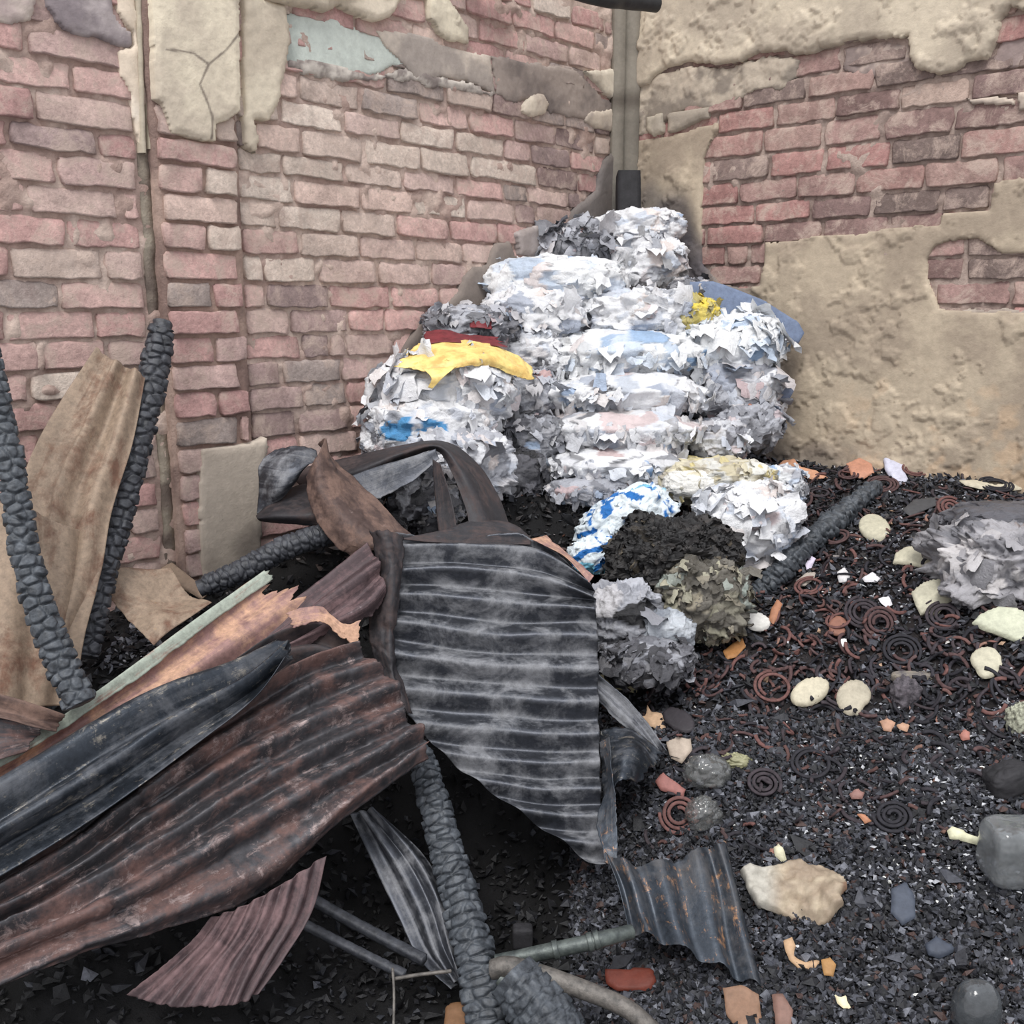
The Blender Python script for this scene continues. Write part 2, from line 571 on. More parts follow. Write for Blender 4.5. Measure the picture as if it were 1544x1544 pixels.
plaster('R', FR, WR, [(1534, 140), (1620, 130), (1620, 172), (1540, 168)], 0.024, tone((160, 148, 134), (180, 168, 150), 14, 47), seed=47, rag=0.004)
plaster('R', FR, WR, [(1512, 36), (1620, 20), (1620, 100), (1500, 106), (1492, 98), (1510, 66)], 0.012, tone((140, 126, 118), (172, 158, 144), 14, 48), seed=48, rag=0.009, rough=0.004)
soot_shade_r = [(1022, 340, 36, 62, 0.85, (74, 70, 70)), (1040, 400, 40, 60, 0.8, (74, 72, 76)), (985, 330, 30, 60, 0.55, (96, 94, 94)), (1120, 600, 90, 160, 0.7, (92, 88, 86)), (1060, 440, 90, 60, 0.6, (90, 88, 90)), (1240, 720, 110, 60, 0.45, (110, 104, 98))]  # sooty ovals by the corner, plus the heap's shade painted into the plaster


def stain_extra(c, q, pr):
    t = sstep(0.0, 0.22, fbm(q, 7, 91, 5, 0.6)) * sstep(520, 640, pr[1]) * sstep(1240, 1340, pr[0])
    return c * (1 - 0.7 * t[:, None]) + C3(182, 160, 130) * 0.7 * t[:, None]


HOLE = [(1402, 388), (1412, 374), (1432, 364), (1474, 362), (1494, 372), (1512, 384), (1560, 386), (1660, 390), (1660, 470), (1560, 468), (1500, 470), (1418, 466), (1408, 440), (1402, 420)]
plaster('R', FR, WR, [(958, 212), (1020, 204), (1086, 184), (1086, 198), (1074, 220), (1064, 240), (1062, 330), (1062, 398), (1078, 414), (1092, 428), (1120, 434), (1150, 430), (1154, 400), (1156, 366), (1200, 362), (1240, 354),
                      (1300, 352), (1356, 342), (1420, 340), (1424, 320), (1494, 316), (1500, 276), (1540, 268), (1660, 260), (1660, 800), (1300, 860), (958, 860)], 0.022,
        tone((152, 140, 120), (174, 162, 138), 4, 49, soot_shade=soot_shade_r, extra=stain_extra), holes=[HOLE], seed=49, rag=0.005, flake=0.0055, rough=0.002)
plaster('R', FR, WR, [(1420, 470), (1470, 466), (1560, 468), (1660, 470), (1660, 508), (1560, 512), (1470, 508), (1434, 498)], 0.016, tone((134, 124, 112), (160, 150, 134), 12, 50), seed=50, rag=0.008, rough=0.004, register=False)

# ---- bricks
BCOL = [C3(214, 162, 156), C3(216, 172, 164), C3(206, 152, 148), C3(204, 168, 162), C3(210, 178, 168)]
BTAN = [C3(216, 198, 182), C3(208, 186, 172), C3(222, 206, 190), C3(218, 188, 174)]
BDARK = [C3(158, 134, 132), C3(168, 140, 136), C3(160, 146, 140)]


def brick_mesh(L, H, seed, dep=0.012):
    nx, ny = max(6, int(L / 0.016)), 5
    r = np.random.default_rng(seed)
    ub = np.concatenate([[0, 0.005 / L], np.linspace(0, 1, nx - 2)[1:-1], [1 - 0.005 / L, 1]]); wb = np.array([0, 0.07, 0.5, 0.90, 1])
    U, W = np.meshgrid(ub, wb)
    u = U.ravel(); w = W.ravel()
    x = (u - 0.5) * L; y = (w - 0.5) * H
    q = np.column_stack([x, y]) + seed * 1.37
    eu = np.minimum(u, 1 - u) * L; ew = np.minimum(w, 1 - w) * H
    x = x + 0.007 * vnoise(q * 36, seed) * (eu < 0.02)
    y = y + (0.0035 * vnoise(q * 30, seed + 1) + 0.0030 * vnoise(q * 75, seed + 4)) * (ew < 0.012)
    bow = r.normal(0, 0.0022)
    y = y + bow * (np.cos((u - 0.5) * 3) - 0.6)
    # rounded corners
    cc = (eu < 0.001) & (ew < 0.001)
    x = np.where(cc, x * (1 - 0.005 / L * 2), x); y = np.where(cc, y * 0.92, y)
    tilt = r.uniform(0.001, 0.010)
    z = dep * sstep(-0.008, 0.005, np.minimum(eu, ew * 0.9 + np.where(w < 0.3, 0.006, 0))) + (0.5 - w) * tilt + 0.0025 * vnoise(q * 30, seed + 2)
    z = np.where((eu < 0.001) | ((ew < 0.001) & (w > 0.5)), np.minimum(z, dep * 0.5), z)
    V = np.column_stack([x, y, z])
    Ff = grid_faces(nx, ny)
    # rim
    rim = list(range(nx)) + [k * nx + nx - 1 for k in range(1, ny)] + [ny * nx - 1 - k for k in range(1, nx)] + [k * nx for k in range(ny - 2, 0, -1)]
    n0 = len(V)
    R = V[rim].copy(); R[:, 2] = -0.03
    V = np.vstack([V, R])
    m_ = len(rim)
    Fs = np.array([[rim[k], n0 + k, n0 + (k + 1) % m_, rim[(k + 1) % m_]] for k in range(m_)])
    return make_mesh('brick', V, np.vstack([Ff, Fs]), M_BRICK)


nbrick = 0


def covered(side, s0, s1, h0, h1):
    pts = np.array([[a, b] for a in np.linspace(s0, s1, 6) for b in np.linspace(h0, h1, 3)])
    cov = np.zeros(len(pts), bool)
    for poly, hl in PATCHES[side]:
        d = poly_sdf(pts, poly)
        for h in hl:
            d = np.maximum(d, -poly_sdf(pts, h))
        cov |= d < -0.012
    return cov.all()


def lay_row(side, fr, wall, hb, hp, joints, base=0.0, s_lo=None, s_hi=None, unit=0.243):
    """joints: pixel columns; fill outwards with the usual length to s_lo / s_hi"""
    global nbrick
    hm = hb + hp * 0.5
    js = sorted(s_at(fr, x, hm, base) for x in joints)
    if not js:
        js = [s_lo + random.uniform(0.05, 0.2)]
    while js[0] > s_lo + 0.02:
        js.insert(0, max(s_lo, js[0] - unit * random.uniform(0.93, 1.05)) if js[0] - unit > s_lo + 0.06 else s_lo)
    js = [j for j in js if j >= s_lo - 1e-6]
    while js[-1] < s_hi - 0.02:
        js.append(js[-1] + unit * random.uniform(0.93, 1.05) if js[-1] + unit < s_hi - 0.06 else s_hi)
    js = [j for j in js if j <= s_hi + 1e-6]
    if js[-1] < s_hi - 0.02: js.append(s_hi)
    for a, b in zip(js[:-1], js[1:]):
        if b - a < 0.035 or covered(side, a, b, hb, hb + hp):
            continue
        w = wworld(fr, (a + b) / 2, hm)
        px, py, dd = proj(w)
        if px < -140 or px > 1690 or py < -110 or py > 1000:
            continue
        nbrick += 1
        g1 = random.uniform(0.004, 0.009); g2 = random.uniform(0.004, 0.009)
        H = hp - random.uniform(0.009, 0.013)
        me = brick_mesh(b - a - g1 - g2, H, nbrick, random.uniform(0.007, 0.012))
        o = obj('brick', me, wall)
        o.location = ((a + g1 + b - g2) / 2, hb + hp * 0.5, base + random.uniform(-0.001, 0.004))
        o.rotation_euler = (0, random.gauss(0, 0.006), random.gauss(0, 0.008))
        # colour by where the photograph shows tan, pink or sooty bricks
        if side == 'L':
            tan = math.exp(-(((px - 500) / 190) ** 2 + ((py - 270) / 150) ** 2)) * 1.1 + 0.04
            dark = 0.12 + 0.55 * math.exp(-(((px - 860) / 130) ** 2 + ((py - 140) / 130) ** 2)) + 0.35 * math.exp(-(((px - 560) / 60) ** 2 + ((py - 560) / 70) ** 2)) + 0.3 * math.exp(-(((px - 440) / 60) ** 2 + ((py - 600) / 70) ** 2))
        else:
            tan = 0.05
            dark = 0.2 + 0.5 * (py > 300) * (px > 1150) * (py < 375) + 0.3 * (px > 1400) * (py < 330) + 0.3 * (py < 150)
        t = random.random()
        c = random.choice(BCOL)
        if t < tan: c = random.choice(BTAN)
        elif random.random() < dark: c = random.choice(BDARK) * random.uniform(0.9, 1.25)
        else:
            t2 = min(1, tan)
            c = c * (1 - 0.45 * t2) + random.choice(BTAN) * 0.45 * t2
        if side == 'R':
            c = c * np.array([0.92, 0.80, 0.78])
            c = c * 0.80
        c = c * random.uniform(0.9, 1.08)
        lum = float(c.mean())
        c = c * 0.66 + lum * np.array([1.05, 0.99, 0.94]) * 0.34
        c = c * np.array([1.02, 0.99, 0.98])
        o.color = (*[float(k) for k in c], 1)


PITL = 0.0
_ys = [155, 194, 236, 270, 310, 349, 387, 428, 465, 503, 541, 578, 615, 654]
_hs = np.array([wl(FL, 460, y)[1] for y in _ys])
PL = float(-np.polyfit(np.arange(len(_ys)), _hs, 1)[0])
JL = {155: [449, 541, 628, 705, 773, 835, 895], 194: [420, 515, 601, 683, 757, 798, 858, 914], 236: [380, 453, 545, 631, 706, 807, 870], 270: [424, 518, 604, 684, 757, 793, 855],
      310: [441, 540, 622, 702, 774, 806, 860], 349: [415, 513, 595, 675, 748, 800], 387: [451, 542, 624, 695, 760], 428: [395, 476, 567, 648, 720], 465: [400, 495, 587, 660], 503: [435, 523, 577, 640],
      541: [453, 494, 519, 591], 578: [422, 512, 590], 615: [455, 520, 590], 654: [445, 524]}
JP = {270: [], 310: [308], 349: [], 387: [311], 428: [], 465: [320], 503: [], 541: [322], 578: [], 615: [328], 654: [], 236: [318]}
JS = {155: [36], 194: [107], 236: [52], 270: [9, 145], 310: [84], 349: [40, 178], 387: [98], 428: [15, 154], 465: [89], 503: [8, 142], 541: [60, 160], 578: [44, 130], 615: [12, 90], 654: [60, 150]}
h_ref = {y: h for y, h in zip(_ys, _hs)}
rowsL = []
top = float(_hs[0])
k = 6
for k in range(6, 0, -1):
    rowsL.append((top + PL * k, None))
for i, y in enumerate(_ys):
    rowsL.append((float(_hs[i]), y))
for k in range(1, 8):
    rowsL.append((float(_hs[-1]) - PL * k, None))
TOPJ = {1: [487, 580, 668, 740, 800, 850, 895], 2: [440, 540, 640, 700, 766, 820, 880], 3: [620, 690, 760, 826, 880], 4: [580, 640, 720, 790, 856, 905], 5: [600, 700, 770, 835, 895], 6: [650, 730, 800, 860, 910]}
sGrooveA = wl(FL, 208, 300)[0]; sGrooveB = wl(FL, 240, 300, 0.03)[0]
sPilR = wl(FL, 360, 250, 0.03)[0]
for i, (hb, y) in enumerate(rowsL):
    hp = (rowsL[i - 1][0] - hb) if i else PL
    jl = JL.get(y, []) if y else TOPJ.get(6 - i, []) if i < 6 else []
    if not jl:
        jl = [450 + (i % 2) * 45]
    lay_row('L', FL, WL, hb, hp, jl, 0.0, sPilR + 0.005, -0.10)
    js = JS.get(y, []) if y else [60 + (i % 2) * 50]
    lay_row('L', FL, WL, hb - 0.004, hp, js, 0.0, -2.68, sGrooveA)
    if y in JP or y is None:
        lay_row('L', FL, WL, hb, hp, JP.get(y, []) or ([310] if i % 2 else []), 0.03, sGrooveB, sPilR - 0.004, unit=0.27 if not (y and JP.get(y)) else 0.24) if (y and JP.get(y)) else \
            lay_row('L', FL, WL, hb, hp, [360], 0.03, sGrooveB, sPilR - 0.004, unit=0.5)

# pilaster backing (mortar bed under its bricks)
def slab(name, fr, wall, s0, s1, h0, h1, n0, n1, col, mat=None, res=0.02, amp=0.003, seed=0, kind=None, label=None):
    """box on a wall: fine front face, sides to n0"""
    nu = max(3, int((s1 - s0) / res)); nv = max(3, int((h1 - h0) / res))
    S, H = np.meshgrid(np.linspace(s0, s1, nu), np.linspace(h0, h1, nv))
    pt = np.column_stack([S.ravel(), H.ravel()])
    z = n1 + amp * fbm(pt, 22, seed, 4, 0.6)
    x = pt[:, 0] + 0.004 * fbm(pt, 20, seed + 3, 3) * ((S.ravel() == S.min()) | (S.ravel() == S.max()))
    V = np.column_stack([x, pt[:, 1], z])
    Ff = grid_faces(nu, nv)
    rim = list(range(nu)) + [k * nu + nu - 1 for k in range(1, nv)] + [nv * nu - 1 - k for k in range(1, nu)] + [k * nu for k in range(nv - 2, 0, -1)]
    n_ = len(V); R = V[rim].copy(); R[:, 2] = n0
    V = np.vstack([V, R]); m_ = len(rim)
    Fs = np.array([[rim[k], n_ + k, n_ + (k + 1) % m_, rim[(k + 1) % m_]] for k in range(m_)])
    pr = proj(np.array([CORNER + fr[0] * p_[0] + fr[1] * p_[1] for p_ in V]))
    me = make_mesh(name, V, np.vstack([Ff, Fs]), mat or M_MORTAR, col(V[:, :2], pr))
    return obj(name, me, wall, kind, label)


slab('pilaster_core', FL, WL, sGrooveB - 0.01, sPilR - 0.002, 0.3, 2.7, -0.02, 0.028, tone((140, 118, 110), (176, 152, 140), 8, 61), seed=61)
# vertical chase left of the pilaster, rough cement with a rounded bead at the top
slab('cement_chase', FL, WL, sGrooveA + 0.004, sGrooveB - 0.008, 0.3, 2.7, -0.02, 0.006, tone((118, 106, 98), (158, 148, 134), 14, 62), res=0.012, amp=0.009, seed=62)
bead = []
for y0, y1, sx0, w_, nn in ((-60, 232, 206, 0.011, 0.022), (-60, 226, 218, 0.008, 0.016)):
    a = wl(FL, sx0 - 4, y0); b = wl(FL, sx0 + 5, y1)
    nseg, nr_ = 40, 7
    t = np.linspace(0, 1, nseg)
    th = np.linspace(0, math.pi, nr_)
    V = []
    for q in t:
        c0 = a * (1 - q) + b * q
        for h_ in th:
            V.append((c0[0] + w_ * math.cos(h_), c0[1], 0.004 + nn * math.sin(h_) + 0.001 * math.sin(q * 40)))
    V = np.array(V)
    me = make_mesh('plaster_bead', V, grid_faces(nr_, nseg), M_PLASTER, np.tile(C3(186, 176, 158), (len(V), 1)))
    obj('plaster_bead', me, WL)

# right wall rows
_yr = [202, 239, 275, 309, 340, 370, 400, 430]
_hr = np.array([wl(FR, 1095, y)[1] for y in _yr])
PR = float(-np.polyfit(np.arange(len(_yr)), _hr, 1)[0])
JR = {202: [1170, 1263, 1358, 1466], 239: [1152, 1242, 1332, 1441], 275: [1162, 1246, 1344, 1450], 309: [1114, 1202, 1291, 1395, 1509], 340: [1140, 1225, 1316, 1420, 1495], 370: [1153, 1242, 1342, 1426],
      400: [1095, 1130, 1456], 430: [1150, 1456, 1590]}
rowsR = [(float(_hr[0]) + PR * k, None) for k in range(6, 0, -1)] + [(float(h), y) for h, y in zip(_hr, _yr)] + [(float(_hr[-1]) - PR * k, None) for k in (1, 2)]
for i, (hb, y) in enumerate(rowsR):
    hp = (rowsR[i - 1][0] - hb) if i else PR
    jr = JR.get(y, []) or [1270 + (i % 2) * 50, 1372 + (i % 2) * 45]
    if y is None and i > 6: jr = [1525, 1410]
    lay_row('R', FR, WR, hb, hp, jr, 0.0, 0.06, 2.25, unit=0.255)

# corner column of cast concrete between the two walls
a0 = CORNER + FL[0] * wl(FL, 919, 150)[0]
b0 = CORNER + FR[0] * wl(FR, 966, 150)[0]
colobj_V, npf = [], 9
prof = [0.0, 0.06, 0.08, 0.42, 0.46, 0.50, 0.54, 0.92, 1.0]
dep = [-0.02, 0.012, 0.016, 0.014, -0.006, -0.006, 0.010, 0.012, -0.02]
nrm = np.array([-(b0 - a0)[1], (b0 - a0)[0], 0]); nrm /= np.linalg.norm(nrm)
if np.dot(nrm, EYE - a0) < 0: nrm = -nrm
hh = np.linspace(0.3, 3.1, 160)
for h_ in hh:
    for q, dd in zip(prof, dep):
        p_ = a0 * (1 - q) + b0 * q + nrm * (0.012 + dd)
        colobj_V.append((p_[0], p_[1], h_))
V = np.array(colobj_V)
V[:, :2] += 0.004 * fbm(V, 12, 5, 3)[:, None] * nrm[:2]
nzz = fbm(V, 6, 9, 4)
_, pyy, _ = proj(V)
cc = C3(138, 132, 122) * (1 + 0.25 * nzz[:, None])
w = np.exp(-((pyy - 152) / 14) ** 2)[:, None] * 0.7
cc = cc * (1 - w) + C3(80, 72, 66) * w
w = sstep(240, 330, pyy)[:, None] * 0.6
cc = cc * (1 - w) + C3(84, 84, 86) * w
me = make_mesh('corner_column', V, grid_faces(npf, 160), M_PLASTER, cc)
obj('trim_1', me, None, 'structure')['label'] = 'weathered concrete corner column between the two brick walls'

# ------------------------------------------------------------------ terrain
CTRL = [(1200, 695, 3.58), (1350, 705, 3.33), (1544, 742, 3.08), (1700, 780, 2.9), (1160, 870, 3.2), (1300, 850, 3.05), (1450, 850, 2.85), (1544, 860, 2.75), (1050, 1000, 2.9), (1200, 1000, 2.8), (1400, 1000, 2.65),
        (1544, 1000, 2.55), (980, 1150, 2.6), (1200, 1200, 2.45), (1400, 1200, 2.35), (1544, 1200, 2.3), (1000, 1400, 2.28), (1200, 1400, 2.15), (1400, 1400, 2.1), (1600, 1400, 2.05), (1000, 1544, 2.05), (1200, 1544, 1.98),
        (1544, 1544, 1.9), (1700, 1544, 1.88), (950, 800, 3.3), (950, 720, 3.55), (950, 600, 3.8), (965, 430, 4.02), (850, 500, 3.86), (1050, 620, 3.86), (1150, 692, 3.74), (700, 660, 3.5), (620, 722, 3.33), (700, 740, 3.3),
        (800, 650, 3.55), (540, 745, 3.17), (450, 800, 3.02), (380, 850, 2.9), (800, 790, 3.2), (0, 1300, 2.15), (300, 1200, 2.4), (500, 1100, 2.7), (100, 1544, 1.98), (400, 1500, 2.15), (750, 1544, 2.12), (600, 1300, 2.65), (850, 1250, 2.75), (850, 1000, 3.0),
        (700, 850, 3.05), (0, 1100, 2.4), (0, 1500, 2.0), (-200, 1200, 2.2), (-200, 1544, 1.9), (300, 885, 2.76), (200, 990, 2.5), (450, 850, 2.88), (400, 950, 2.8), (120, 1060, 2.35)]
CTRL = [c for c in CTRL if c[:2] not in ((1200, 695), (1350, 705), (1544, 742), (1700, 780), (1050, 620), (1150, 692), (700, 660), (620, 722), (540, 745), (450, 800), (380, 850), (300, 885), (965, 430))]


def wpt(fr, x, y):
    s_, h_ = wl(fr, x, y)
    return wworld(fr, s_, h_)


CW = np.array([P(*c) for c in CTRL] + [wpt(FR, *q) for q in ((1120, 670), (1190, 694), (1300, 704), (1400, 716), (1470, 728), (1544, 744), (1680, 778), (1010, 560))] +
              [wpt(FL, *q) for q in ((230, 905), (300, 885), (380, 862), (460, 826), (540, 770), (620, 730), (720, 690), (870, 560))])


def tps(r2):
    return 0.5 * r2 * np.log(r2 + 1e-9)


nC = len(CW)
D2 = ((CW[:, None, :2] - CW[None, :, :2]) ** 2).sum(-1)
A = np.zeros((nC + 3, nC + 3))
A[:nC, :nC] = tps(D2) + np.eye(nC) * 0.001
A[:nC, nC] = 1; A[:nC, nC + 1:] = CW[:, :2]; A[nC:, :nC] = A[:nC, nC:].T
WTS = np.linalg.solve(A, np.concatenate([CW[:, 2], [0, 0, 0]]))


def Hraw(xy):
    xy = np.atleast_2d(xy)
    r2 = ((xy[:, None, :] - CW[None, :, :2]) ** 2).sum(-1)
    return tps(r2) @ WTS[:nC] + WTS[nC] + xy @ WTS[nC + 1:]


GX0, GX1, GY0, GY1, GR = -2.0, 2.3, 1.3, 4.5, 0.02
gx = np.arange(GX0, GX1, GR); gy = np.arange(GY0, GY1, GR)
GXX, GYY = np.meshgrid(gx, gy)
gp = np.column_stack([GXX.ravel(), GYY.ravel()])
gz = np.concatenate([Hraw(gp[i:i + 4000]) for i in range(0, len(gp), 4000)])
gz = np.clip(gz, 0.04, 1.75)
GZ = (gz + 0.022 * fbm(gp, 6, 71, 4)).reshape(GXX.shape)


def Hs(x, y):
    fx = np.clip((np.asarray(x) - GX0) / GR, 0, len(gx) - 1.001); fy = np.clip((np.asarray(y) - GY0) / GR, 0, len(gy) - 1.001)
    ix = fx.astype(int); iy = fy.astype(int); fx = fx - ix; fy = fy - iy
    return GZ[iy, ix] * (1 - fx) * (1 - fy) + GZ[iy, ix + 1] * fx * (1 - fy) + GZ[iy + 1, ix] * (1 - fx) * fy + GZ[iy + 1, ix + 1] * fx * fy


def on_ground(px, py, lift=0.0):
    ds = np.linspace(1.4, 4.4, 900)
    W = np.array([P(px, py, d) for d in ds])
    below = W[:, 2] < Hs(W[:, 0], W[:, 1]) + lift
    k = int(np.argmax(below)) if below.any() else len(ds) - 1
    return W[k], float(ds[k])


def gnormal(x, y):
    e = 0.03
    n = np.array([-(Hs(x + e, y) - Hs(x - e, y)) / (2 * e), -(Hs(x, y + e) - Hs(x, y - e)) / (2 * e), 1.0])
    return n / np.linalg.norm(n)


# inside-the-walls test
def inside(x, y, m=0.0):
    w = np.column_stack([np.asarray(x) - CORNER[0], np.asarray(y) - CORNER[1]])
    return (w @ FL[2][:2] > m) & (w @ FR[2][:2] > m)


fres = 0.0125
fx_ = np.arange(-2.0, 2.25, fres); fy_ = np.arange(1.32, 4.45, fres)
XX, YY = np.meshgrid(fx_, fy_)
xy = np.column_stack([XX.ravel(), YY.ravel()])
zz = Hs(xy[:, 0], xy[:, 1]) + 0.012 * fbm(xy, 28, 72, 4, 0.65)
ins = inside(xy[:, 0], xy[:, 1], -0.04)
Fg = grid_faces(len(fx_), len(fy_))
Fg = Fg[ins[Fg].all(1)]
used = np.unique(Fg); rm = -np.ones(len(xy), int); rm[used] = np.arange(len(used))
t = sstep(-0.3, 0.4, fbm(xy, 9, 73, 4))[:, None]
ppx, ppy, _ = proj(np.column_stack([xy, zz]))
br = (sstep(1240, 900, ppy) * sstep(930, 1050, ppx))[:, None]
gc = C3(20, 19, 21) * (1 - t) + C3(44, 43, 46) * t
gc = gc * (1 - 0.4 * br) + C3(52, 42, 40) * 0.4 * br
gc = gc * (0.35 + 0.65 * sstep(820, 940, ppx))[:, None]  # shade under the sheets and in the hollow put into the floor colour
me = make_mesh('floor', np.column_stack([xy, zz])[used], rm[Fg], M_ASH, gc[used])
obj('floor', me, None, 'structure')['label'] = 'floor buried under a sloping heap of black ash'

# ------------------------------------------------------------------ corrugated sheets
def catmull(pts, t):
    """pts (n,3), t in 0..1 array"""
    n = len(pts)
    if n == 2:
        return pts[0][None] * (1 - t[:, None]) + pts[1][None] * t[:, None]
    x = t * (n - 1)
    i = np.clip(x.astype(int), 0, n - 2)
    f = (x - i)[:, None]
    p1 = pts[i]; p2 = pts[i + 1]
    p0 = np.where((i > 0)[:, None], pts[np.maximum(i - 1, 0)], 2 * p1 - p2)
    p3 = np.where((i < n - 2)[:, None], pts[np.minimum(i + 2, n - 1)], 2 * p2 - p1)
    return 0.5 * (2 * p1 + (p2 - p0) * f + (2 * p0 - 5 * p1 + 4 * p2 - p3) * f ** 2 + (3 * p1 - p0 - 3 * p2 + p3) * f ** 3)


def surface(grid, nu, nv, U=None, W=None):
    G = np.array([[P(*c) for c in row] for row in grid])
    if U is None:
        U, W = np.meshgrid(np.linspace(0, 1, nu), np.linspace(0, 1, nv))
    u = U.ravel(); w = W.ravel()
    rows = np.stack([catmull(G[r], u) for r in range(len(G))])  # r, N, 3
    n = len(G)
    if n == 2:
        return rows[0] * (1 - w[:, None]) + rows[1] * w[:, None]
    x = w * (n - 1); i = np.clip(x.astype(int), 0, n - 2); f = (x - i)[:, None]
    k = np.arange(len(u))
    p1 = rows[i, k]; p2 = rows[i + 1, k]
    p0 = np.where((i > 0)[:, None], rows[np.maximum(i - 1, 0), k], 2 * p1 - p2)
    p3 = np.where((i < n - 2)[:, None], rows[np.minimum(i + 2, n - 1), k], 2 * p2 - p1)
    return 0.5 * (2 * p1 + (p2 - p0) * f + (2 * p0 - 5 * p1 + 4 * p2 - p3) * f ** 2 + (3 * p1 - p0 - 3 * p2 + p3) * f ** 3)


def normals(V, nu, nv):
    G = V.reshape(nv, nu, 3)
    du = np.gradient(G, axis=1); dv = np.gradient(G, axis=0)
    n = np.cross(du, dv)
    n /= np.linalg.norm(n, axis=2, keepdims=True) + 1e-9
    n = n.reshape(-1, 3)
    s = np.sign((n * (EYE - V)).sum(1)).sum()
    return n if s > 0 else -n


def sheet(name, label, grid, nr, amp, mat, nu=90, nv=90, jag=(0.02, 0.02, 0.0, 0.0), dent=0.008, seed=0, cat='roofing sheet', group=None, crumple=0.0, phase=0.0, thick=0.0016, parent=None, fade=None, col=None, prof=1.0):
    rr = np.linspace(0, 1, nv); uu = np.linspace(0, 1, nu)
    U, W = np.meshgrid(uu, rr)
    q = np.column_stack([rr * 7, np.zeros(nv)])
    j0 = jag[0] * (fbm(q, 1.0, seed + 1, 5, 0.7) + 0.4) ; j1 = jag[1] * (fbm(q, 1.0, seed + 2, 5, 0.7) + 0.4)
    U = np.clip(j0, 0, .4)[:, None] + U * (1 - np.clip(j0, 0, .4) - np.clip(j1, 0, .4))[:, None]
    q = np.column_stack([uu * 7, np.ones(nu)])
    k0 = jag[2] * (fbm(q, 1.0, seed + 3, 5, 0.7) + 0.4); k1 = jag[3] * (fbm(q, 1.0, seed + 4, 5, 0.7) + 0.4)
    W = np.clip(k0, 0, .4)[None, :] + W * (1 - np.clip(k0, 0, .4) - np.clip(k1, 0, .4))[None, :]
    V = surface(grid, nu, nv, U, W)
    N = normals(V, nu, nv)
    u = U.ravel(); w = W.ravel()
    off = dent * fbm(V, 7, seed + 5, 3)
    if nr:
        ph = 2 * math.pi * (nr * (w + 0.012 * fbm(V, 5, seed + 6, 2)) + phase)
        c = np.cos(ph)
        c = np.sign(c) * np.abs(c) ** prof
        a = amp * (1 + 0.3 * fbm(V, 4, seed + 7, 2))
        if fade is not None: a = a * fade(u, w)
        off = off + a * c
    if crumple:
        rs = np.random.default_rng(seed + 50)
        sd = V[rs.integers(0, len(V), 60)] + rs.normal(0, 0.01, (60, 3))
        gr = rs.normal(0, 1, (60, 3))
        d2 = ((V[:, None] - sd[None]) ** 2).sum(-1)
        i = d2.argmin(1)
        off = off + crumple * np.tanh(((V - sd[i]) * gr[i]).sum(1) * 12)
        off = off + crumple * 0.8 * (1 - np.abs(fbm(V, 14, seed + 8, 4)) * 3)
    V = V + N * off[:, None]
    uv = np.column_stack([u, w])
    me = make_mesh(name, V, grid_faces(nu, nv), mat, col=(np.tile(col, (len(V), 1)) if col is not None else None), uv=uv)
    o = obj(name, me, parent, None, None if parent else label, None if parent else cat, group)
    md = o.modifiers.new('thickness', 'SOLIDIFY'); md.thickness = thick; md.offset = 0
    if not parent: centred(o)
    return o


S_GREY = mat_sheet('burnt_zinc', (0.075, 0.080, 0.094), (0.21, 0.215, 0.23), (0.40, 0.40, 0.40), 0.45, 0.10, 0.40, 0.75, (0.5, 4))
S_BLACK = mat_sheet('sooty_steel', (0.030, 0.036, 0.046), (0.075, 0.080, 0.092), (0.24, 0.22, 0.19), 0.4, 0.52, 0.32, 0.6, (1.0, 7))
S_RUST = mat_sheet('rusted_steel', (0.062, 0.060, 0.066), (0.140, 0.082, 0.073), (0.30, 0.235, 0.225), 0.42, 0.55, 0.42, 0.45, (1.2, 6))
S_PINK = mat_sheet('flaked_red_steel', (0.29, 0.17, 0.155), (0.52, 0.32, 0.22), (0.15, 0.095, 0.09), 0.5, 0.28, 0.55, 0.2, (1.2, 4))
S_BROWN = mat_sheet('brown_scorched_steel', (0.085, 0.055, 0.048), (0.18, 0.115, 0.092), (0.26, 0.20, 0.18), 0.5, 0.25, 0.55, 0.25, (3, 4))
S_BEIGE = mat_sheet('pale_scorched_steel', (0.30, 0.225, 0.165), (0.17, 0.095, 0.066), (0.40, 0.26, 0.13), 0.30, 0.22, 0.6, 0.15, (1.6, 3))
S_PURPLE = mat_sheet('dull_purple_steel', (0.070, 0.048, 0.052), (0.165, 0.105, 0.108), (0.30, 0.24, 0.25), 0.5, 0.25, 0.5, 0.3, (1.2, 14))
S_BLUE = mat_sheet('blued_steel', (0.050, 0.060, 0.075), (0.075, 0.075, 0.08), (0.46, 0.25, 0.13), 0.3, 0.50, 0.33, 0.5, (0.6, 7))
S_HOOD = mat_sheet('dark_curled_steel', (0.034, 0.032, 0.036), (0.070, 0.050, 0.048), (0.12, 0.10, 0.09), 0.45, 0.12, 0.5, 0.3, (2, 4))

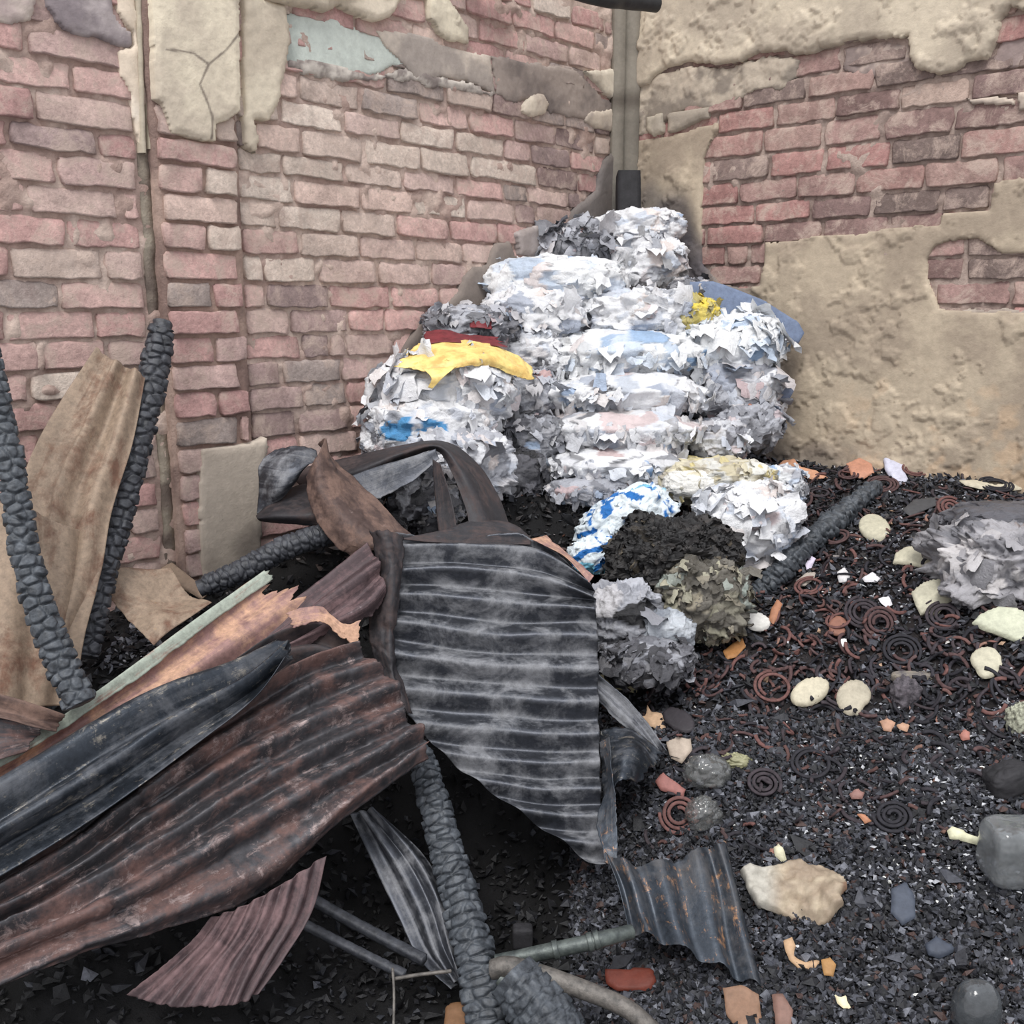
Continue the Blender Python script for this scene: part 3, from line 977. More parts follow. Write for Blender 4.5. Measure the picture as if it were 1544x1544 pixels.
# central sheet, folds running across
sheet('corrugated_sheet', 'dark grey corrugated sheet in the centre with its folds running level', [
    [(592, 800, 2.66), (690, 812, 2.70), (800, 812, 2.72), (886, 872, 2.60)],
    [(578, 850, 2.62), (690, 848, 2.64), (800, 856, 2.64), (896, 892, 2.58)],
    [(570, 900, 2.60), (690, 905, 2.60), (800, 914, 2.60), (899, 920, 2.58)],
    [(568, 960, 2.56), (690, 974, 2.56), (800, 980, 2.56), (902, 985, 2.56)],
    [(588, 1035, 2.52), (700, 1045, 2.52), (800, 1052, 2.52), (903, 1052, 2.52)],
    [(640, 1108, 2.48), (730, 1120, 2.48), (815, 1125, 2.48), (904, 1122, 2.48)],
    [(708, 1170, 2.44), (780, 1182, 2.44), (845, 1184, 2.44), (906, 1182, 2.44)],
    [(800, 1236, 2.40), (840, 1240, 2.40), (875, 1242, 2.40), (908, 1240, 2.40)],
    [(890, 1298, 2.36), (897, 1300, 2.36), (905, 1302, 2.36), (914, 1302, 2.36)]],
    11.5, 0.019, S_GREY, 110, 300, (0.03, 0.004, 0.01, 0), 0.006, 101, phase=0.15, prof=1.0)
# sheared rusty rim where the central sheet is torn and folded back
sheet('torn_sheet_corner', 'bent orange-brown torn sheet corner above the central sheet', [
    [(800, 812, 2.70), (850, 838, 2.64), (888, 878, 2.57)],
    [(826, 806, 2.74), (866, 842, 2.66), (896, 866, 2.58)]], 0, 0, S_PINK, 40, 14, dent=0.004, seed=102, jag=(0, 0, 0.1, 0.2))
# long rusty sheet
sheet('corrugated_sheet', 'large red-brown rusted corrugated sheet sloping across the lower left', [
    [(-120, 1385, 1.78), (60, 1270, 1.92), (200, 1165, 2.04), (330, 1075, 2.16), (450, 1000, 2.28), (548, 968, 2.38)],
    [(-120, 1420, 1.75), (80, 1310, 1.89), (220, 1210, 2.01), (350, 1120, 2.13), (480, 1050, 2.26), (585, 1012, 2.36)],
    [(-120, 1455, 1.72), (80, 1355, 1.86), (230, 1265, 1.98), (370, 1175, 2.10), (500, 1110, 2.22), (615, 1062, 2.34)],
    [(-120, 1490, 1.70), (90, 1400, 1.82), (240, 1330, 1.94), (390, 1240, 2.07), (520, 1165, 2.19), (640, 1102, 2.30)],
    [(-120, 1540, 1.70), (100, 1452, 1.82), (250, 1404, 1.93), (400, 1352, 2.05), (520, 1235, 2.16), (655, 1134, 2.26)]],
    5.5, 0.018, S_RUST, 220, 120, (0, 0.03, 0.0, 0.02), 0.016, 103, crumple=0.005)
# dark tip under the rusty sheet's right end
sheet('corrugated_sheet', 'brown-black curled sheet under the right end of the red-brown sheet', [
    [(350, 1000, 2.34), (420, 955, 2.40), (480, 948, 2.46), (545, 985, 2.44)],
    [(340, 1040, 2.30), (410, 1010, 2.34), (480, 1000, 2.38), (575, 1040, 2.39)]],
    1.5, 0.014, S_HOOD, 80, 40, (0.05, 0.05, 0.03, 0), 0.012, 104)
# black sheet lying on it
sheet('corrugated_sheet', 'black sooty ridged sheet lying along the top of the red-brown sheet', [
    [(-120, 1225, 1.86), (0, 1162, 1.94), (120, 1090, 2.03), (230, 1030, 2.12), (320, 1005, 2.20), (425, 968, 2.30)],
    [(-120, 1285, 1.80), (20, 1205, 1.88), (140, 1130, 1.97), (260, 1060, 2.07), (350, 1020, 2.15), (438, 970, 2.26)],
    [(-120, 1330, 1.77), (20, 1250, 1.85), (150, 1172, 1.94), (275, 1090, 2.04), (370, 1035, 2.12), (442, 975, 2.22)],
    [(-120, 1385, 1.76), (10, 1310, 1.84), (150, 1225, 1.93), (285, 1130, 2.03), (380, 1058, 2.11), (440, 990, 2.19)]],
    2.4, 0.020, S_BLACK, 180, 80, (0, 0.05, 0.02, 0), 0.007, 105, phase=0.55)
# green-edged flaked sheet
S_GREEN = mat_sheet('green_painted_steel', (0.36, 0.40, 0.34), (0.28, 0.17, 0.14), (0.48, 0.50, 0.44), 0.25, 0.3, 0.6, 0.1, (1.5, 3))
gsheet = [
    [(-120, 1228, 1.93), (60, 1110, 2.10), (160, 1040, 2.22), (280, 952, 2.38), (400, 864, 2.56)],
    [(-120, 1250, 1.93), (70, 1128, 2.10), (180, 1052, 2.22), (310, 965, 2.38), (440, 868, 2.56)],
    [(-120, 1280, 1.94), (80, 1150, 2.10), (200, 1072, 2.22), (335, 985, 2.38), (480, 880, 2.54)],
    [(-120, 1310, 1.95), (90, 1180, 2.11), (220, 1090, 2.23), (360, 1010, 2.38), (500, 925, 2.52)]]
gsh = sheet('corrugated_sheet', 'pink and orange flaking sheet with a pale green upper edge, left of centre', gsheet, 1.6, 0.013, S_PINK, 160, 50, (0, 0.08, 0, 0), 0.006, 106, phase=0.0)
sheet('green_edge', None, [[(-120, 1222, 1.915), (60, 1104, 2.085), (160, 1034, 2.205), (280, 946, 2.365), (404, 858, 2.545)],
                           [(-120, 1236, 1.905), (64, 1120, 2.075), (168, 1050, 2.195), (292, 962, 2.355), (418, 872, 2.535)]], 0.5, 0.006, S_GREEN, 120, 8, (0, 0.02, 0, 0.3), 0.002, 107,
      parent=gsh).location = -Vector(gsh.location)
# ridged grey-red strip
sheet('corrugated_sheet', 'narrow grey and maroon ridged sheet running up to the central sheet', [
    [(345, 990, 2.42), (440, 915, 2.50), (500, 868, 2.56), (556, 824, 2.62)],
    [(362, 1000, 2.38), (455, 930, 2.46), (516, 882, 2.52), (574, 842, 2.58)],
    [(390, 1000, 2.37), (475, 945, 2.44), (540, 905, 2.50), (578, 868, 2.56)],
    [(420, 985, 2.38), (500, 955, 2.44), (560, 930, 2.50), (585, 900, 2.54)]],
    2.5, 0.012, S_PURPLE, 110, 60, (0.06, 0.03, 0, 0.1), 0.008, 108)
sheet('torn_sheet_corner', 'small orange torn sheet corner beside the left edge of the central sheet', [
    [(430, 925, 2.40), (480, 912, 2.42), (520, 940, 2.43), (548, 930, 2.44)],
    [(440, 950, 2.39), (490, 944, 2.40), (520, 966, 2.41), (540, 978, 2.41)]], 0, 0, S_PINK, 60, 20, (0.05, 0.1, 0.1, 0.25), 0.012, 109, crumple=0.004)

# crumpled pieces in the middle
sheet('curled_sheet', 'dark hood-like curled sheet arching in front of the plastic heap', [
    [(430, 712, 2.98), (520, 690, 2.96), (600, 672, 2.94), (662, 664, 2.92), (712, 690, 2.92), (748, 742, 2.90), (772, 802, 2.86)],
    [(455, 735, 2.88), (540, 706, 2.84), (605, 682, 2.84), (662, 672, 2.84), (700, 710, 2.80), (728, 760, 2.78), (745, 815, 2.74)],
    [(480, 765, 2.90), (555, 725, 2.86), (610, 694, 2.86), (658, 680, 2.86), (682, 715, 2.80), (700, 765, 2.76), (712, 818, 2.72)]],
    0, 0, S_HOOD, 110, 50, (0, 0, 0.01, 0.03), 0.006, 110)
sheet('curled_sheet', 'grey lit sheet strip tucked under the dark hood-like sheet', [
    [(508, 728, 2.85), (560, 708, 2.84), (610, 694, 2.83), (658, 680, 2.84)],
    [(548, 760, 2.80), (580, 748, 2.80), (622, 725, 2.80), (660, 688, 2.82)]], 0.5, 0.008, S_GREY, 60, 24, (0, 0, 0, 0.1), 0.004, 111)
sheet('curled_sheet', 'upright dark strip of sheet below the peak of the hood-like sheet', [
    [(652, 692, 2.80), (655, 740, 2.78), (662, 808, 2.74)],
    [(664, 700, 2.78), (680, 750, 2.75), (692, 812, 2.72)]], 0, 0, S_HOOD, 30, 14, (0, 0, 0, 0), 0.004, 112)
sheet('curled_sheet', 'brown scorched sheet folded into a leaning roll left of the dark hood', [
    [(478, 668, 2.86), (502, 690, 2.84), (545, 730, 2.82), (590, 775, 2.78), (622, 806, 2.74)],
    [(490, 658, 2.80), (505, 715, 2.76), (545, 765, 2.74), (585, 800, 2.72), (602, 812, 2.70)],
    [(476, 690, 2.74), (486, 735, 2.70), (520, 780, 2.68), (552, 815, 2.66), (575, 826, 2.66)],
    [(464, 722, 2.76), (468, 758, 2.72), (484, 795, 2.70), (508, 825, 2.68), (530, 838, 2.68)]],
    0, 0, S_BROWN, 90, 60, (0.02, 0.05, 0.02, 0.03), 0.010, 113, crumple=0.003)
sheet('curled_sheet', 'grey-blue bent sheet flap at the far left of the crumpled pieces', [
    [(416, 676, 2.86), (445, 672, 2.86), (474, 676, 2.86), (480, 690, 2.85)],
    [(392, 700, 2.84), (425, 705, 2.80), (448, 706, 2.80), (470, 698, 2.82)],
    [(390, 735, 2.83), (418, 738, 2.78), (440, 730, 2.79), (455, 712, 2.82)],
    [(388, 776, 2.83), (410, 765, 2.82), (430, 748, 2.82), (448, 724, 2.83)]],
    0, 0, S_GREY, 60, 60, (0, 0, 0.03, 0.03), 0.008, 114, crumple=0.002)
sheet('curled_sheet', 'dark pointed sheet fold under the grey-blue flap', [
    [(386, 778, 2.80), (412, 752, 2.84), (440, 735, 2.86), (470, 730, 2.88), (500, 745, 2.88)],
    [(388, 782, 2.78), (415, 776, 2.76), (450, 774, 2.75), (480, 770, 2.76), (510, 775, 2.78)],
    [(392, 786, 2.80), (420, 790, 2.78), (455, 793, 2.77), (485, 792, 2.76), (510, 790, 2.77)]],
    0, 0, S_HOOD, 60, 30, (0, 0, 0, 0.05), 0.005, 115)
# small triangular ash-dusted sheet in front of hood
sheet('curled_sheet', 'small ash-dusted flat scrap at the top edge of the central sheet', [
    [(680, 800, 2.72), (720, 782, 2.76), (775, 790, 2.76), (800, 812, 2.73)],
    [(600, 812, 2.66), (700, 822, 2.68), (770, 822, 2.69), (800, 822, 2.69)]], 0, 0, S_HOOD, 50, 20, (0, 0, 0.1, 0), 0.006, 116, crumple=0.002)
sheet('curled_sheet', 'ash-covered crumpled seam along the left end of the central sheet', [
    [(556, 800, 2.62), (566, 860, 2.60), (556, 930, 2.57), (566, 1000, 2.52), (600, 1080, 2.46)],
    [(580, 798, 2.59), (590, 860, 2.565), (586, 930, 2.54), (590, 1000, 2.50), (612, 1075, 2.45)],
    [(612, 806, 2.62), (606, 870, 2.59), (596, 930, 2.56), (600, 1000, 2.53), (625, 1085, 2.48)]], 0, 0, S_HOOD, 110, 24, (0.02, 0.03, 0.1, 0.15), 0.008, 117, crumple=0.005)

# lower pieces
sheet('corrugated_sheet', 'narrow grey ridged sheet standing beside the lower charred pole', [
    [(530, 1226, 2.40), (570, 1310, 2.34), (604, 1385, 2.28), (636, 1448, 2.22), (684, 1492, 2.16)],
    [(548, 1222, 2.39), (606, 1300, 2.32), (640, 1365, 2.27), (662, 1430, 2.21), (690, 1480, 2.16)],
    [(566, 1218, 2.40), (636, 1285, 2.33), (672, 1350, 2.28), (684, 1410, 2.22), (694, 1468, 2.17)]],
    2.5, 0.010, S_GREY, 110, 50, (0, 0.02, 0, 0), 0.006, 118)
sheet('corrugated_sheet', 'blue-grey ridged sheet with orange rust streaks at lower centre right', [
    [(912, 1282, 2.24), (930, 1330, 2.20), (942, 1375, 2.16), (950, 1405, 2.12)],
    [(950, 1298, 2.23), (968, 1340, 2.18), (980, 1385, 2.14), (990, 1416, 2.10)],
    [(1010, 1296, 2.24), (1022, 1345, 2.18), (1035, 1400, 2.12), (1050, 1442, 2.07)],
    [(1060, 1276, 2.26), (1078, 1340, 2.20), (1090, 1415, 2.12), (1105, 1472, 2.06)],
    [(1092, 1262, 2.26), (1112, 1340, 2.20), (1132, 1420, 2.12), (1150, 1490, 2.05)]],
    4.0, 0.013, S_BLUE, 90, 120, (0.06, 0.05, 0, 0), 0.006, 119, phase=0.3)
sheet('curled_sheet', 'twisted rusty sheet strip joining the central and the blue-grey sheets', [
    [(905, 1120, 2.44), (918, 1180, 2.40), (898, 1240, 2.33), (912, 1300, 2.25)],
    [(922, 1110, 2.42), (926, 1170, 2.38), (932, 1240, 2.31), (932, 1310, 2.24)]], 0, 0, S_BLUE, 80, 20, (0, 0, 0.15, 0.2), 0.010, 120, crumple=0.003)
sheet('corrugated_sheet', 'dull purple fluted sheet end poking out below the red-brown sheet', [
    [(320, 1385, 2.02), (290, 1420, 2.00), (240, 1462, 1.97), (190, 1500, 1.94)],
    [(370, 1365, 2.02), (340, 1420, 1.99), (300, 1470, 1.96), (262, 1522, 1.93)],
    [(430, 1330, 2.04), (410, 1390, 2.01), (375, 1450, 1.97), (342, 1522, 1.93)],
    [(490, 1290, 2.10), (470, 1370, 2.06), (430, 1440, 2.01), (385, 1500, 1.97)]],
    7, 0.006, S_PURPLE, 70, 130, (0, 0.05, 0.02, 0), 0.006, 121)
sheet('corrugated_sheet', 'dark torn sheet with a curled rim right of the central sheet', [
    [(905, 1100, 2.52), (930, 1098, 2.52), (960, 1105, 2.52), (1004, 1140, 2.50)],
    [(908, 1150, 2.48), (930, 1140, 2.44), (955, 1135, 2.44), (985, 1160, 2.47)],
    [(915, 1210, 2.42), (925, 1195, 2.38), (940, 1180, 2.38), (960, 1185, 2.42)]], 0, 0, S_BLACK, 50, 40, (0, 0.1, 0.02, 0.08), 0.012, 122, crumple=0.003)
sheet('corrugated_sheet', 'grey ridged strip slanting down right of the central sheet', [
    [(898, 1015, 2.60), (940, 1050, 2.58), (975, 1090, 2.56), (1008, 1138, 2.52)],
    [(898, 1050, 2.56), (925, 1080, 2.55), (958, 1110, 2.53), (995, 1150, 2.50)]], 1.5, 0.008, S_GREY, 60, 30, (0, 0.1, 0.05, 0.1), 0.006, 123)
# left leaning sheets
sheet('corrugated_sheet', 'tan and rust stained sheet leaning on the brick wall behind the charred poles', [
    [(146, 522, 2.50), (88, 612, 2.44), (38, 712, 2.36), (34, 800, 2.30), (20, 900, 2.24)],
    [(172, 540, 2.51), (128, 632, 2.44), (82, 730, 2.37), (66, 820, 2.31), (50, 920, 2.25)],
    [(196, 552, 2.52), (164, 648, 2.45), (125, 750, 2.38), (106, 840, 2.32), (80, 940, 2.26)],
    [(220, 566, 2.53), (200, 664, 2.46), (168, 770, 2.39), (150, 870, 2.33), (110, 965, 2.27)]],
    2.5, 0.010, S_BEIGE, 120, 70, (0.01, 0.02, 0, 0), 0.006, 124, fade=lambda u, w: 0.3 + 0.9 * (w > 0.35))
sheet('corrugated_sheet', 'pale beige stained sheet at the far left edge behind the nearer charred pole', [
    [(-90, 740, 2.20), (-90, 850, 2.17), (-90, 960, 2.14), (-90, 1080, 2.10)],
    [(30, 760, 2.26), (24, 860, 2.22), (14, 960, 2.18), (10, 1070, 2.14)],
    [(100, 790, 2.32), (92, 880, 2.28), (76, 970, 2.23), (60, 1066, 2.19)],
    [(160, 800, 2.40), (146, 880, 2.34), (124, 970, 2.28), (112, 1062, 2.24)]],
    3, 0.007, S_BEIGE, 90, 90, (0.02, 0.0, 0, 0), 0.006, 125)
sheet('corrugated_sheet', 'small tan and grey creased sheet between the poles and the green-edged sheet', [
    [(148, 888, 2.46), (176, 864, 2.50), (222, 866, 2.54), (258, 862, 2.58)],
    [(186, 926, 2.42), (215, 905, 2.45), (250, 905, 2.49), (286, 892, 2.54)],
    [(232, 978, 2.40), (258, 955, 2.42), (290, 935, 2.46), (318, 915, 2.52)]],
    1.0, 0.016, S_BEIGE, 60, 50, (0.03, 0.03, 0.02, 0), 0.005, 126)
sheet('corrugated_sheet', 'brown sheet edge in the corner below the beige leaning sheet', [
    [(-90, 1030, 2.05), (0, 1050, 2.06), (60, 1068, 2.08), (100, 1080, 2.10)],
    [(-90, 1075, 2.02), (0, 1086, 2.03), (50, 1100, 2.05), (84, 1104, 2.08)]], 1, 0.008, S_BROWN, 60, 24, (0, 0.05, 0, 0), 0.006, 127)
sheet('corrugated_sheet', 'red rusted scrap of sheet under the brown sheet edge at far left', [
    [(-90, 1080, 2.04), (0, 1085, 2.05), (70, 1098, 2.07)],
    [(-90, 1170, 1.98), (-10, 1150, 2.00), (40, 1130, 2.05)]], 1, 0.008, S_RUST, 50, 30, (0, 0.05, 0, 0), 0.008, 128)
# long dark laths in the black lower middle
# ------------------------------------------------------------------ poles, beams, pipes
def path_frames(pts, n):
    W = np.array([P(x, y, d) for x, y, d, r in pts]); R = np.array([r for *_, r in pts])
    t = np.linspace(0, 1, n)
    c = catmull(W, t)
    r = np.interp(t, np.linspace(0, 1, len(R)), R)
    T = np.gradient(c, axis=0); T /= np.linalg.norm(T, axis=1, keepdims=True)
    up = np.array([0, 1.0, 0.2])
    A_ = np.cross(T, up); A_ /= np.linalg.norm(A_, axis=1, keepdims=True)
    B_ = np.cross(T, A_)
    L = np.concatenate([[0], np.cumsum(np.linalg.norm(np.diff(c, axis=0), axis=1))])
    return c, r, A_, B_, L


def pole(name, label, pts, mat, n=260, m=40, crack=0.0, cell=(0.022, 0.030), seed=0, cat='beam', square=0.0, wob=0.0, group=None, caps=True, parent=None):
    c, r, A_, B_, L = path_frames(pts, n)
    th = np.linspace(0, 2 * math.pi, m, endpoint=False)
    TH, LL = np.meshgrid(th, L)
    rr = np.repeat(r, m)
    tt = TH.ravel(); ll = LL.ravel()
    cs, sn = np.cos(tt), np.sin(tt)
    if square:
        k = 1 / np.maximum(np.abs(cs), np.abs(sn))
        rad = rr * (1 - square + square * k * 0.9)
    else:
        rad = rr.copy()
    q = np.column_stack([cs * rr, sn * rr, ll])
    if crack:
        rs = np.random.default_rng(seed)
        # alligator char: cells jittered around the pole
        na = max(5, int(2 * math.pi * r.mean() / cell[0])); nl = max(4, int(L[-1] / cell[1]))
        ca = (tt / (2 * math.pi) * na); cl = ll / cell[1]
        ja = rs.uniform(-.44, .44, (nl + 6, na)); jl = rs.uniform(-.42, .42, (nl + 6, na)); hh_ = rs.uniform(0.6, 1.25, (nl + 6, na))
        f1 = np.full(len(tt), 9.0); f2 = np.full(len(tt), 9.0); hc = np.zeros(len(tt))
        for da in (-1, 0, 1):
            for dl in (-1, 0, 1):
                ia = np.floor(ca).astype(int) + da; il = np.clip(np.floor(cl).astype(int) + dl, 0, nl + 5)
                jx = ja[il, ia % na]; jy = jl[il, ia % na]
                dx = ca - (ia + .5 + jx + 0.5 * (il % 2)); dx = (dx + na / 2) % na - na / 2
                dd = np.hypot(dx, cl - (il + .5 + jy))
                closer = dd < f1
                f2 = np.where(closer, f1, np.minimum(f2, dd))
                hc = np.where(closer, hh_[il, ia % na], hc)
                f1 = np.where(closer, dd, f1)
        g = sstep(0.0, 0.30, f2 - f1)
        rad = rad + crack * (g * hc - 0.6) + crack * 0.4 * fbm(q, 60, seed, 3)
    rad = rad + wob * fbm(q, 9, seed + 1, 3)
    V = np.repeat(c, m, 0) + (np.repeat(A_, m, 0) * cs[:, None] + np.repeat(B_, m, 0) * sn[:, None]) * rad[:, None]
    Fq = grid_faces(m, n, True)
    n0 = len(V)
    V = np.vstack([V, c[0] - (c[1] - c[0]) * 0.4, c[-1] + (c[-1] - c[-2]) * 0.4])
    tri = np.array([[k, n0, (k + 1) % m] for k in range(m)] + [[(n - 1) * m + k, (n - 1) * m + (k + 1) % m, n0 + 1] for k in range(m)])
    me = make_mesh(name, V, [Fq, tri], mat, np.tile(C3(60, 58, 60), (len(V), 1)))
    o = obj(name, me, parent, None, None if parent else label, None if parent else cat, group)
    if not parent: centred(o)
    return o


M_CHAR2 = mat_char('char_blue_sheen', (0.022, 0.026, 0.032), (0.11, 0.125, 0.145))
pole('charred_pole', 'cracked charred pole nearest the left edge, leaning right downwards', [(-34, 420, 2.20, 0.020), (-12, 560, 2.18, 0.024), (16, 700, 2.16, 0.027), (40, 840, 2.14, 0.028), (72, 950, 2.12, 0.030), (122, 1062, 2.10, 0.031)], M_CHAR2, 460, 60, 0.010, (0.034, 0.024), 201, 'pole')
pole('charred_pole', 'charred pole propped against the brick wall, leaning left downwards', [(246, 486, 2.64, 0.030), (232, 560, 2.60, 0.036), (204, 680, 2.52, 0.034), (176, 790, 2.46, 0.033), (152, 880, 2.40, 0.031), (130, 990, 2.34, 0.026)], M_CHAR, 460, 60, 0.010, (0.030, 0.024), 202, 'pole')
pole('charred_pole', 'upright charred pole in the lower middle, left of the grey pipes', [(630, 1128, 2.46, 0.030), (660, 1230, 2.36, 0.036), (690, 1340, 2.26, 0.038), (716, 1440, 2.16, 0.040), (742, 1600, 2.04, 0.044)], M_CHAR2, 460, 64, 0.010, (0.046, 0.020), 203, 'pole', square=0.35)
pole('charred_pole', 'thick charred pole lying on the coil heap beside the plastic pile', [(1322, 732, 3.46, 0.024), (1262, 784, 3.28, 0.032), (1210, 828, 3.18, 0.036), (1165, 872, 3.12, 0.034), (1120, 916, 3.10, 0.022)], M_CHAR2, 300, 56, 0.010, (0.05, 0.016), 204, 'pole', wob=0.012, square=0.3)
pole('charred_beam', 'charred beam end lying behind the crumpled sheets near the wall', [(300, 888, 2.66, 0.026), (360, 862, 2.68, 0.030), (430, 826, 2.72, 0.032), (505, 800, 2.76, 0.030)], M_CHAR, 260, 44, 0.006, (0.024, 0.018), 205, 'beam')
pole('charred_beam', 'thin black lath crossing the dark hollow at lower left of centre', [(460, 1350, 2.30, 0.012), (540, 1395, 2.24, 0.012), (640, 1448, 2.16, 0.012)], M_CHAR, 120, 14, 0.001, (0.02, 0.03), 206, 'beam', square=0.8)
pole('charred_beam', 'second thin black lath just below in the dark hollow', [(440, 1384, 2.24, 0.010), (520, 1425, 2.18, 0.010), (610, 1470, 2.12, 0.010)], M_CHAR, 120, 14, 0.001, (0.02, 0.03), 207, 'beam', square=0.8)
pole('charred_beam', 'cracked charred block at the bottom edge right of the upright pole', [(770, 1470, 2.02, 0.05), (820, 1530, 1.98, 0.055), (860, 1600, 1.94, 0.055)], M_CHAR2, 160, 60, 0.007, (0.022, 0.022), 208, 'beam', square=0.6)
M_PIPEG = mat_plain('greenish_pipe', (0.13, 0.15, 0.14), 0.4, 0.5, 0.3, 40, 0.3, (0.05, 0.06, 0.06), 0.35)
M_PIPE = mat_plain('grey_pipe', (0.17, 0.155, 0.14), 0.5, 0.5, 0.3, 60, 0.4, (0.07, 0.065, 0.06), 0.25)
pp = pole('metal_pipe', 'greenish metal pipe running right from the upright charred pole', [(748, 1450, 2.12, 0.014), (820, 1436, 2.11, 0.016), (900, 1418, 2.10, 0.016), (952, 1405, 2.14, 0.016)], M_PIPEG, 160, 28, 0, seed=209, cat='pipe', wob=0.002)
for i, (x, y, d) in enumerate(((838, 1432, 2.105), (890, 1420, 2.10), (900, 1417, 2.10))):
    q = pole('pipe_collar', None, [(x - 4, y + 1, d, 0.0195), (x + 4, y - 1, d, 0.0195)], M_PIPEG, 6, 28, 0, seed=211 + i, parent=pp)
    q.location = -Vector(pp.location)
q = None
pole('metal_pipe', 'bent dull grey pipe curving to the bottom edge', [(742, 1462, 2.05, 0.020), (770, 1458, 2.04, 0.021), (830, 1475, 2.02, 0.020), (900, 1500, 1.99, 0.019), (950, 1524, 1.97, 0.018), (1000, 1570, 1.94, 0.018)], M_PIPE, 200, 30, 0, seed=210, cat='pipe', wob=0.002)
pole('metal_pipe', 'short dark green bent pipe under the dull grey pipe', [(755, 1475, 2.04, 0.014), (780, 1500, 2.02, 0.015), (806, 1540, 2.00, 0.015), (812, 1580, 1.98, 0.015)], M_PIPEG, 100, 24, 0, seed=212, cat='pipe', wob=0.002)
pole('iron_rod', 'thin iron rod standing in the black debris at lower left of centre', [(592, 1460, 2.10, 0.003), (594, 1500, 2.07, 0.003), (593, 1560, 2.02, 0.003)], M_PIPE, 30, 8, 0, seed=213, cat='rod')
pole('iron_rod', 'thin pale iron rod lying level in the lower middle debris', [(594, 1476, 2.10, 0.004), (630, 1470, 2.10, 0.004), (680, 1464, 2.10, 0.004)], M_PIPE, 30, 8, 0, seed=214, cat='rod')
pole('roof_pole', 'blackened roof pole end crossing the top edge at the corner', [(600, -95, 3.25, 0.03), (880, -10, 3.55, 0.03), (940, 0, 3.66, 0.03), (990, 6, 3.74, 0.03)], mat_plain('blackened_pole', (0.03, 0.032, 0.036), 0.45), 80, 28, 0, seed=215, cat='pole', wob=0.002)
M_STUB = mat_plain('burnt_post', (0.035, 0.034, 0.038), 0.7, 0.3, 0.3, 25, 0.4, (0.02, 0.02, 0.022))
pole('burnt_post', 'burnt dark square post stub standing in the wall corner above the heap', [(947, 262, 4.02, 0.050), (947, 300, 4.02, 0.052), (948, 420, 4.02, 0.052)], M_STUB, 60, 24, 0, seed=216, cat='post', square=0.9, wob=0.003)

# thin slate-blue slabs standing between heap and right wall
def slab_poly(name, label, pix, d, thick, mat, cat, tilt=0.0, seed=0, col=None, res=0.008, crumple=0.0, dome=0.0, rag=0.003, cx=None, parent=None, group=None):
    """irregular slab whose outline is laid on a slanted plane; d: depth or function(px,py)"""
    pix = np.asarray(pix, float)
    df = d if callable(d) else (lambda x, y: d + tilt * (pix[:, 1].mean() - y))
    W = np.array([P(x, y, df(x, y)) for x, y in pix])
    c = W.mean(0)
    _, _, vt = np.linalg.svd(W - c)
    e1, e2, n = vt
    if np.dot(n, EYE - c) < 0: n = -n
    e2 = np.cross(n, e1)
    q = np.column_stack([(W - c) @ e1, (W - c) @ e2])
    lo = q.min(0) - 0.01; hi = q.max(0) + 0.01
    res = max(res, 0.004)
    nu = int((hi[0] - lo[0]) / res) + 2; nv = int((hi[1] - lo[1]) / res) + 2
    S, H = np.meshgrid(lo[0] + np.arange(nu) * res, lo[1] + np.arange(nv) * res)
    pt = np.column_stack([S.ravel(), H.ravel()])
    s0 = poly_sdf(pt, q) + rag * fbm(pt, 40, seed, 3)
    g = s0.reshape(nv, nu); gy_, gx2 = np.gradient(g, res); gl = np.hypot(gx2, gy_) + 1e-6
    ins = s0 < 0
    Fq = grid_faces(nu, nv); Fq = Fq[ins[Fq].any(1)]
    mv = np.clip(s0, 0, res * 1.5) * (~ins)
    p2 = pt - np.column_stack([(gx2 / gl).ravel(), (gy_ / gl).ravel()]) * mv[:, None]
    rim = ~ins
    scale = max(1e-3, -s0.min())
    bulge = dome * np.sqrt(np.clip(-s0 / scale, 0, 1)) + crumple * fbm(pt, 25, seed + 4, 4, 0.6) * sstep(0, 0.01, -s0)
    zt = np.where(rim, 0, thick / 2 + bulge); zb = np.where(rim, 0, -thick / 2)
    wv = crumple * 1.5 * fbm(pt, 9, seed + 6, 2)
    used = np.unique(Fq); rm = -np.ones(len(pt), int); rm[used] = np.arange(len(used))
    Vt = np.column_stack([p2, zt + wv])[used]; Vb = np.column_stack([p2, zb + wv])[used]
    n_ = len(used)
    V2 = np.vstack([Vt, Vb])
    Fa = rm[Fq]
    V = c + V2[:, :1] * e1 + V2[:, 1:2] * e2 + V2[:, 2:] * n
    cc = None
    if col is not None:
        cc = col(V) if callable(col) else np.tile(C3(*col), (len(V), 1)) * (1 + 0.15 * fbm(V, 30, seed, 3))[:, None]
    me = make_mesh(name, V, np.vstack([Fa, Fa[:, ::-1] + n_]), mat, cc)
    o = obj(name, me, parent, None, None if parent else label, None if parent else cat, group)
    if not parent: centred(o)
    return o


slab_poly('blue_panel', 'larger slate-blue rounded panel sticking out right of the heap', [(1040, 425), (1075, 424), (1110, 436), (1150, 452), (1204, 486), (1213, 502), (1204, 518), (1182, 516), (1140, 500), (1090, 500), (1040, 490)], 3.68, 0.012, M_SCRAP, 'panel', col=(112, 126, 152), seed=301, rag=0.0)
slab_poly('blue_panel', 'small slate-blue tab sticking out right of the heap, lower', [(1140, 562), (1172, 564), (1190, 574), (1197, 590), (1190, 602), (1165, 604), (1140, 600)], 3.60, 0.010, M_SCRAP, 'panel', col=(116, 126, 148), seed=302, rag=0.0)

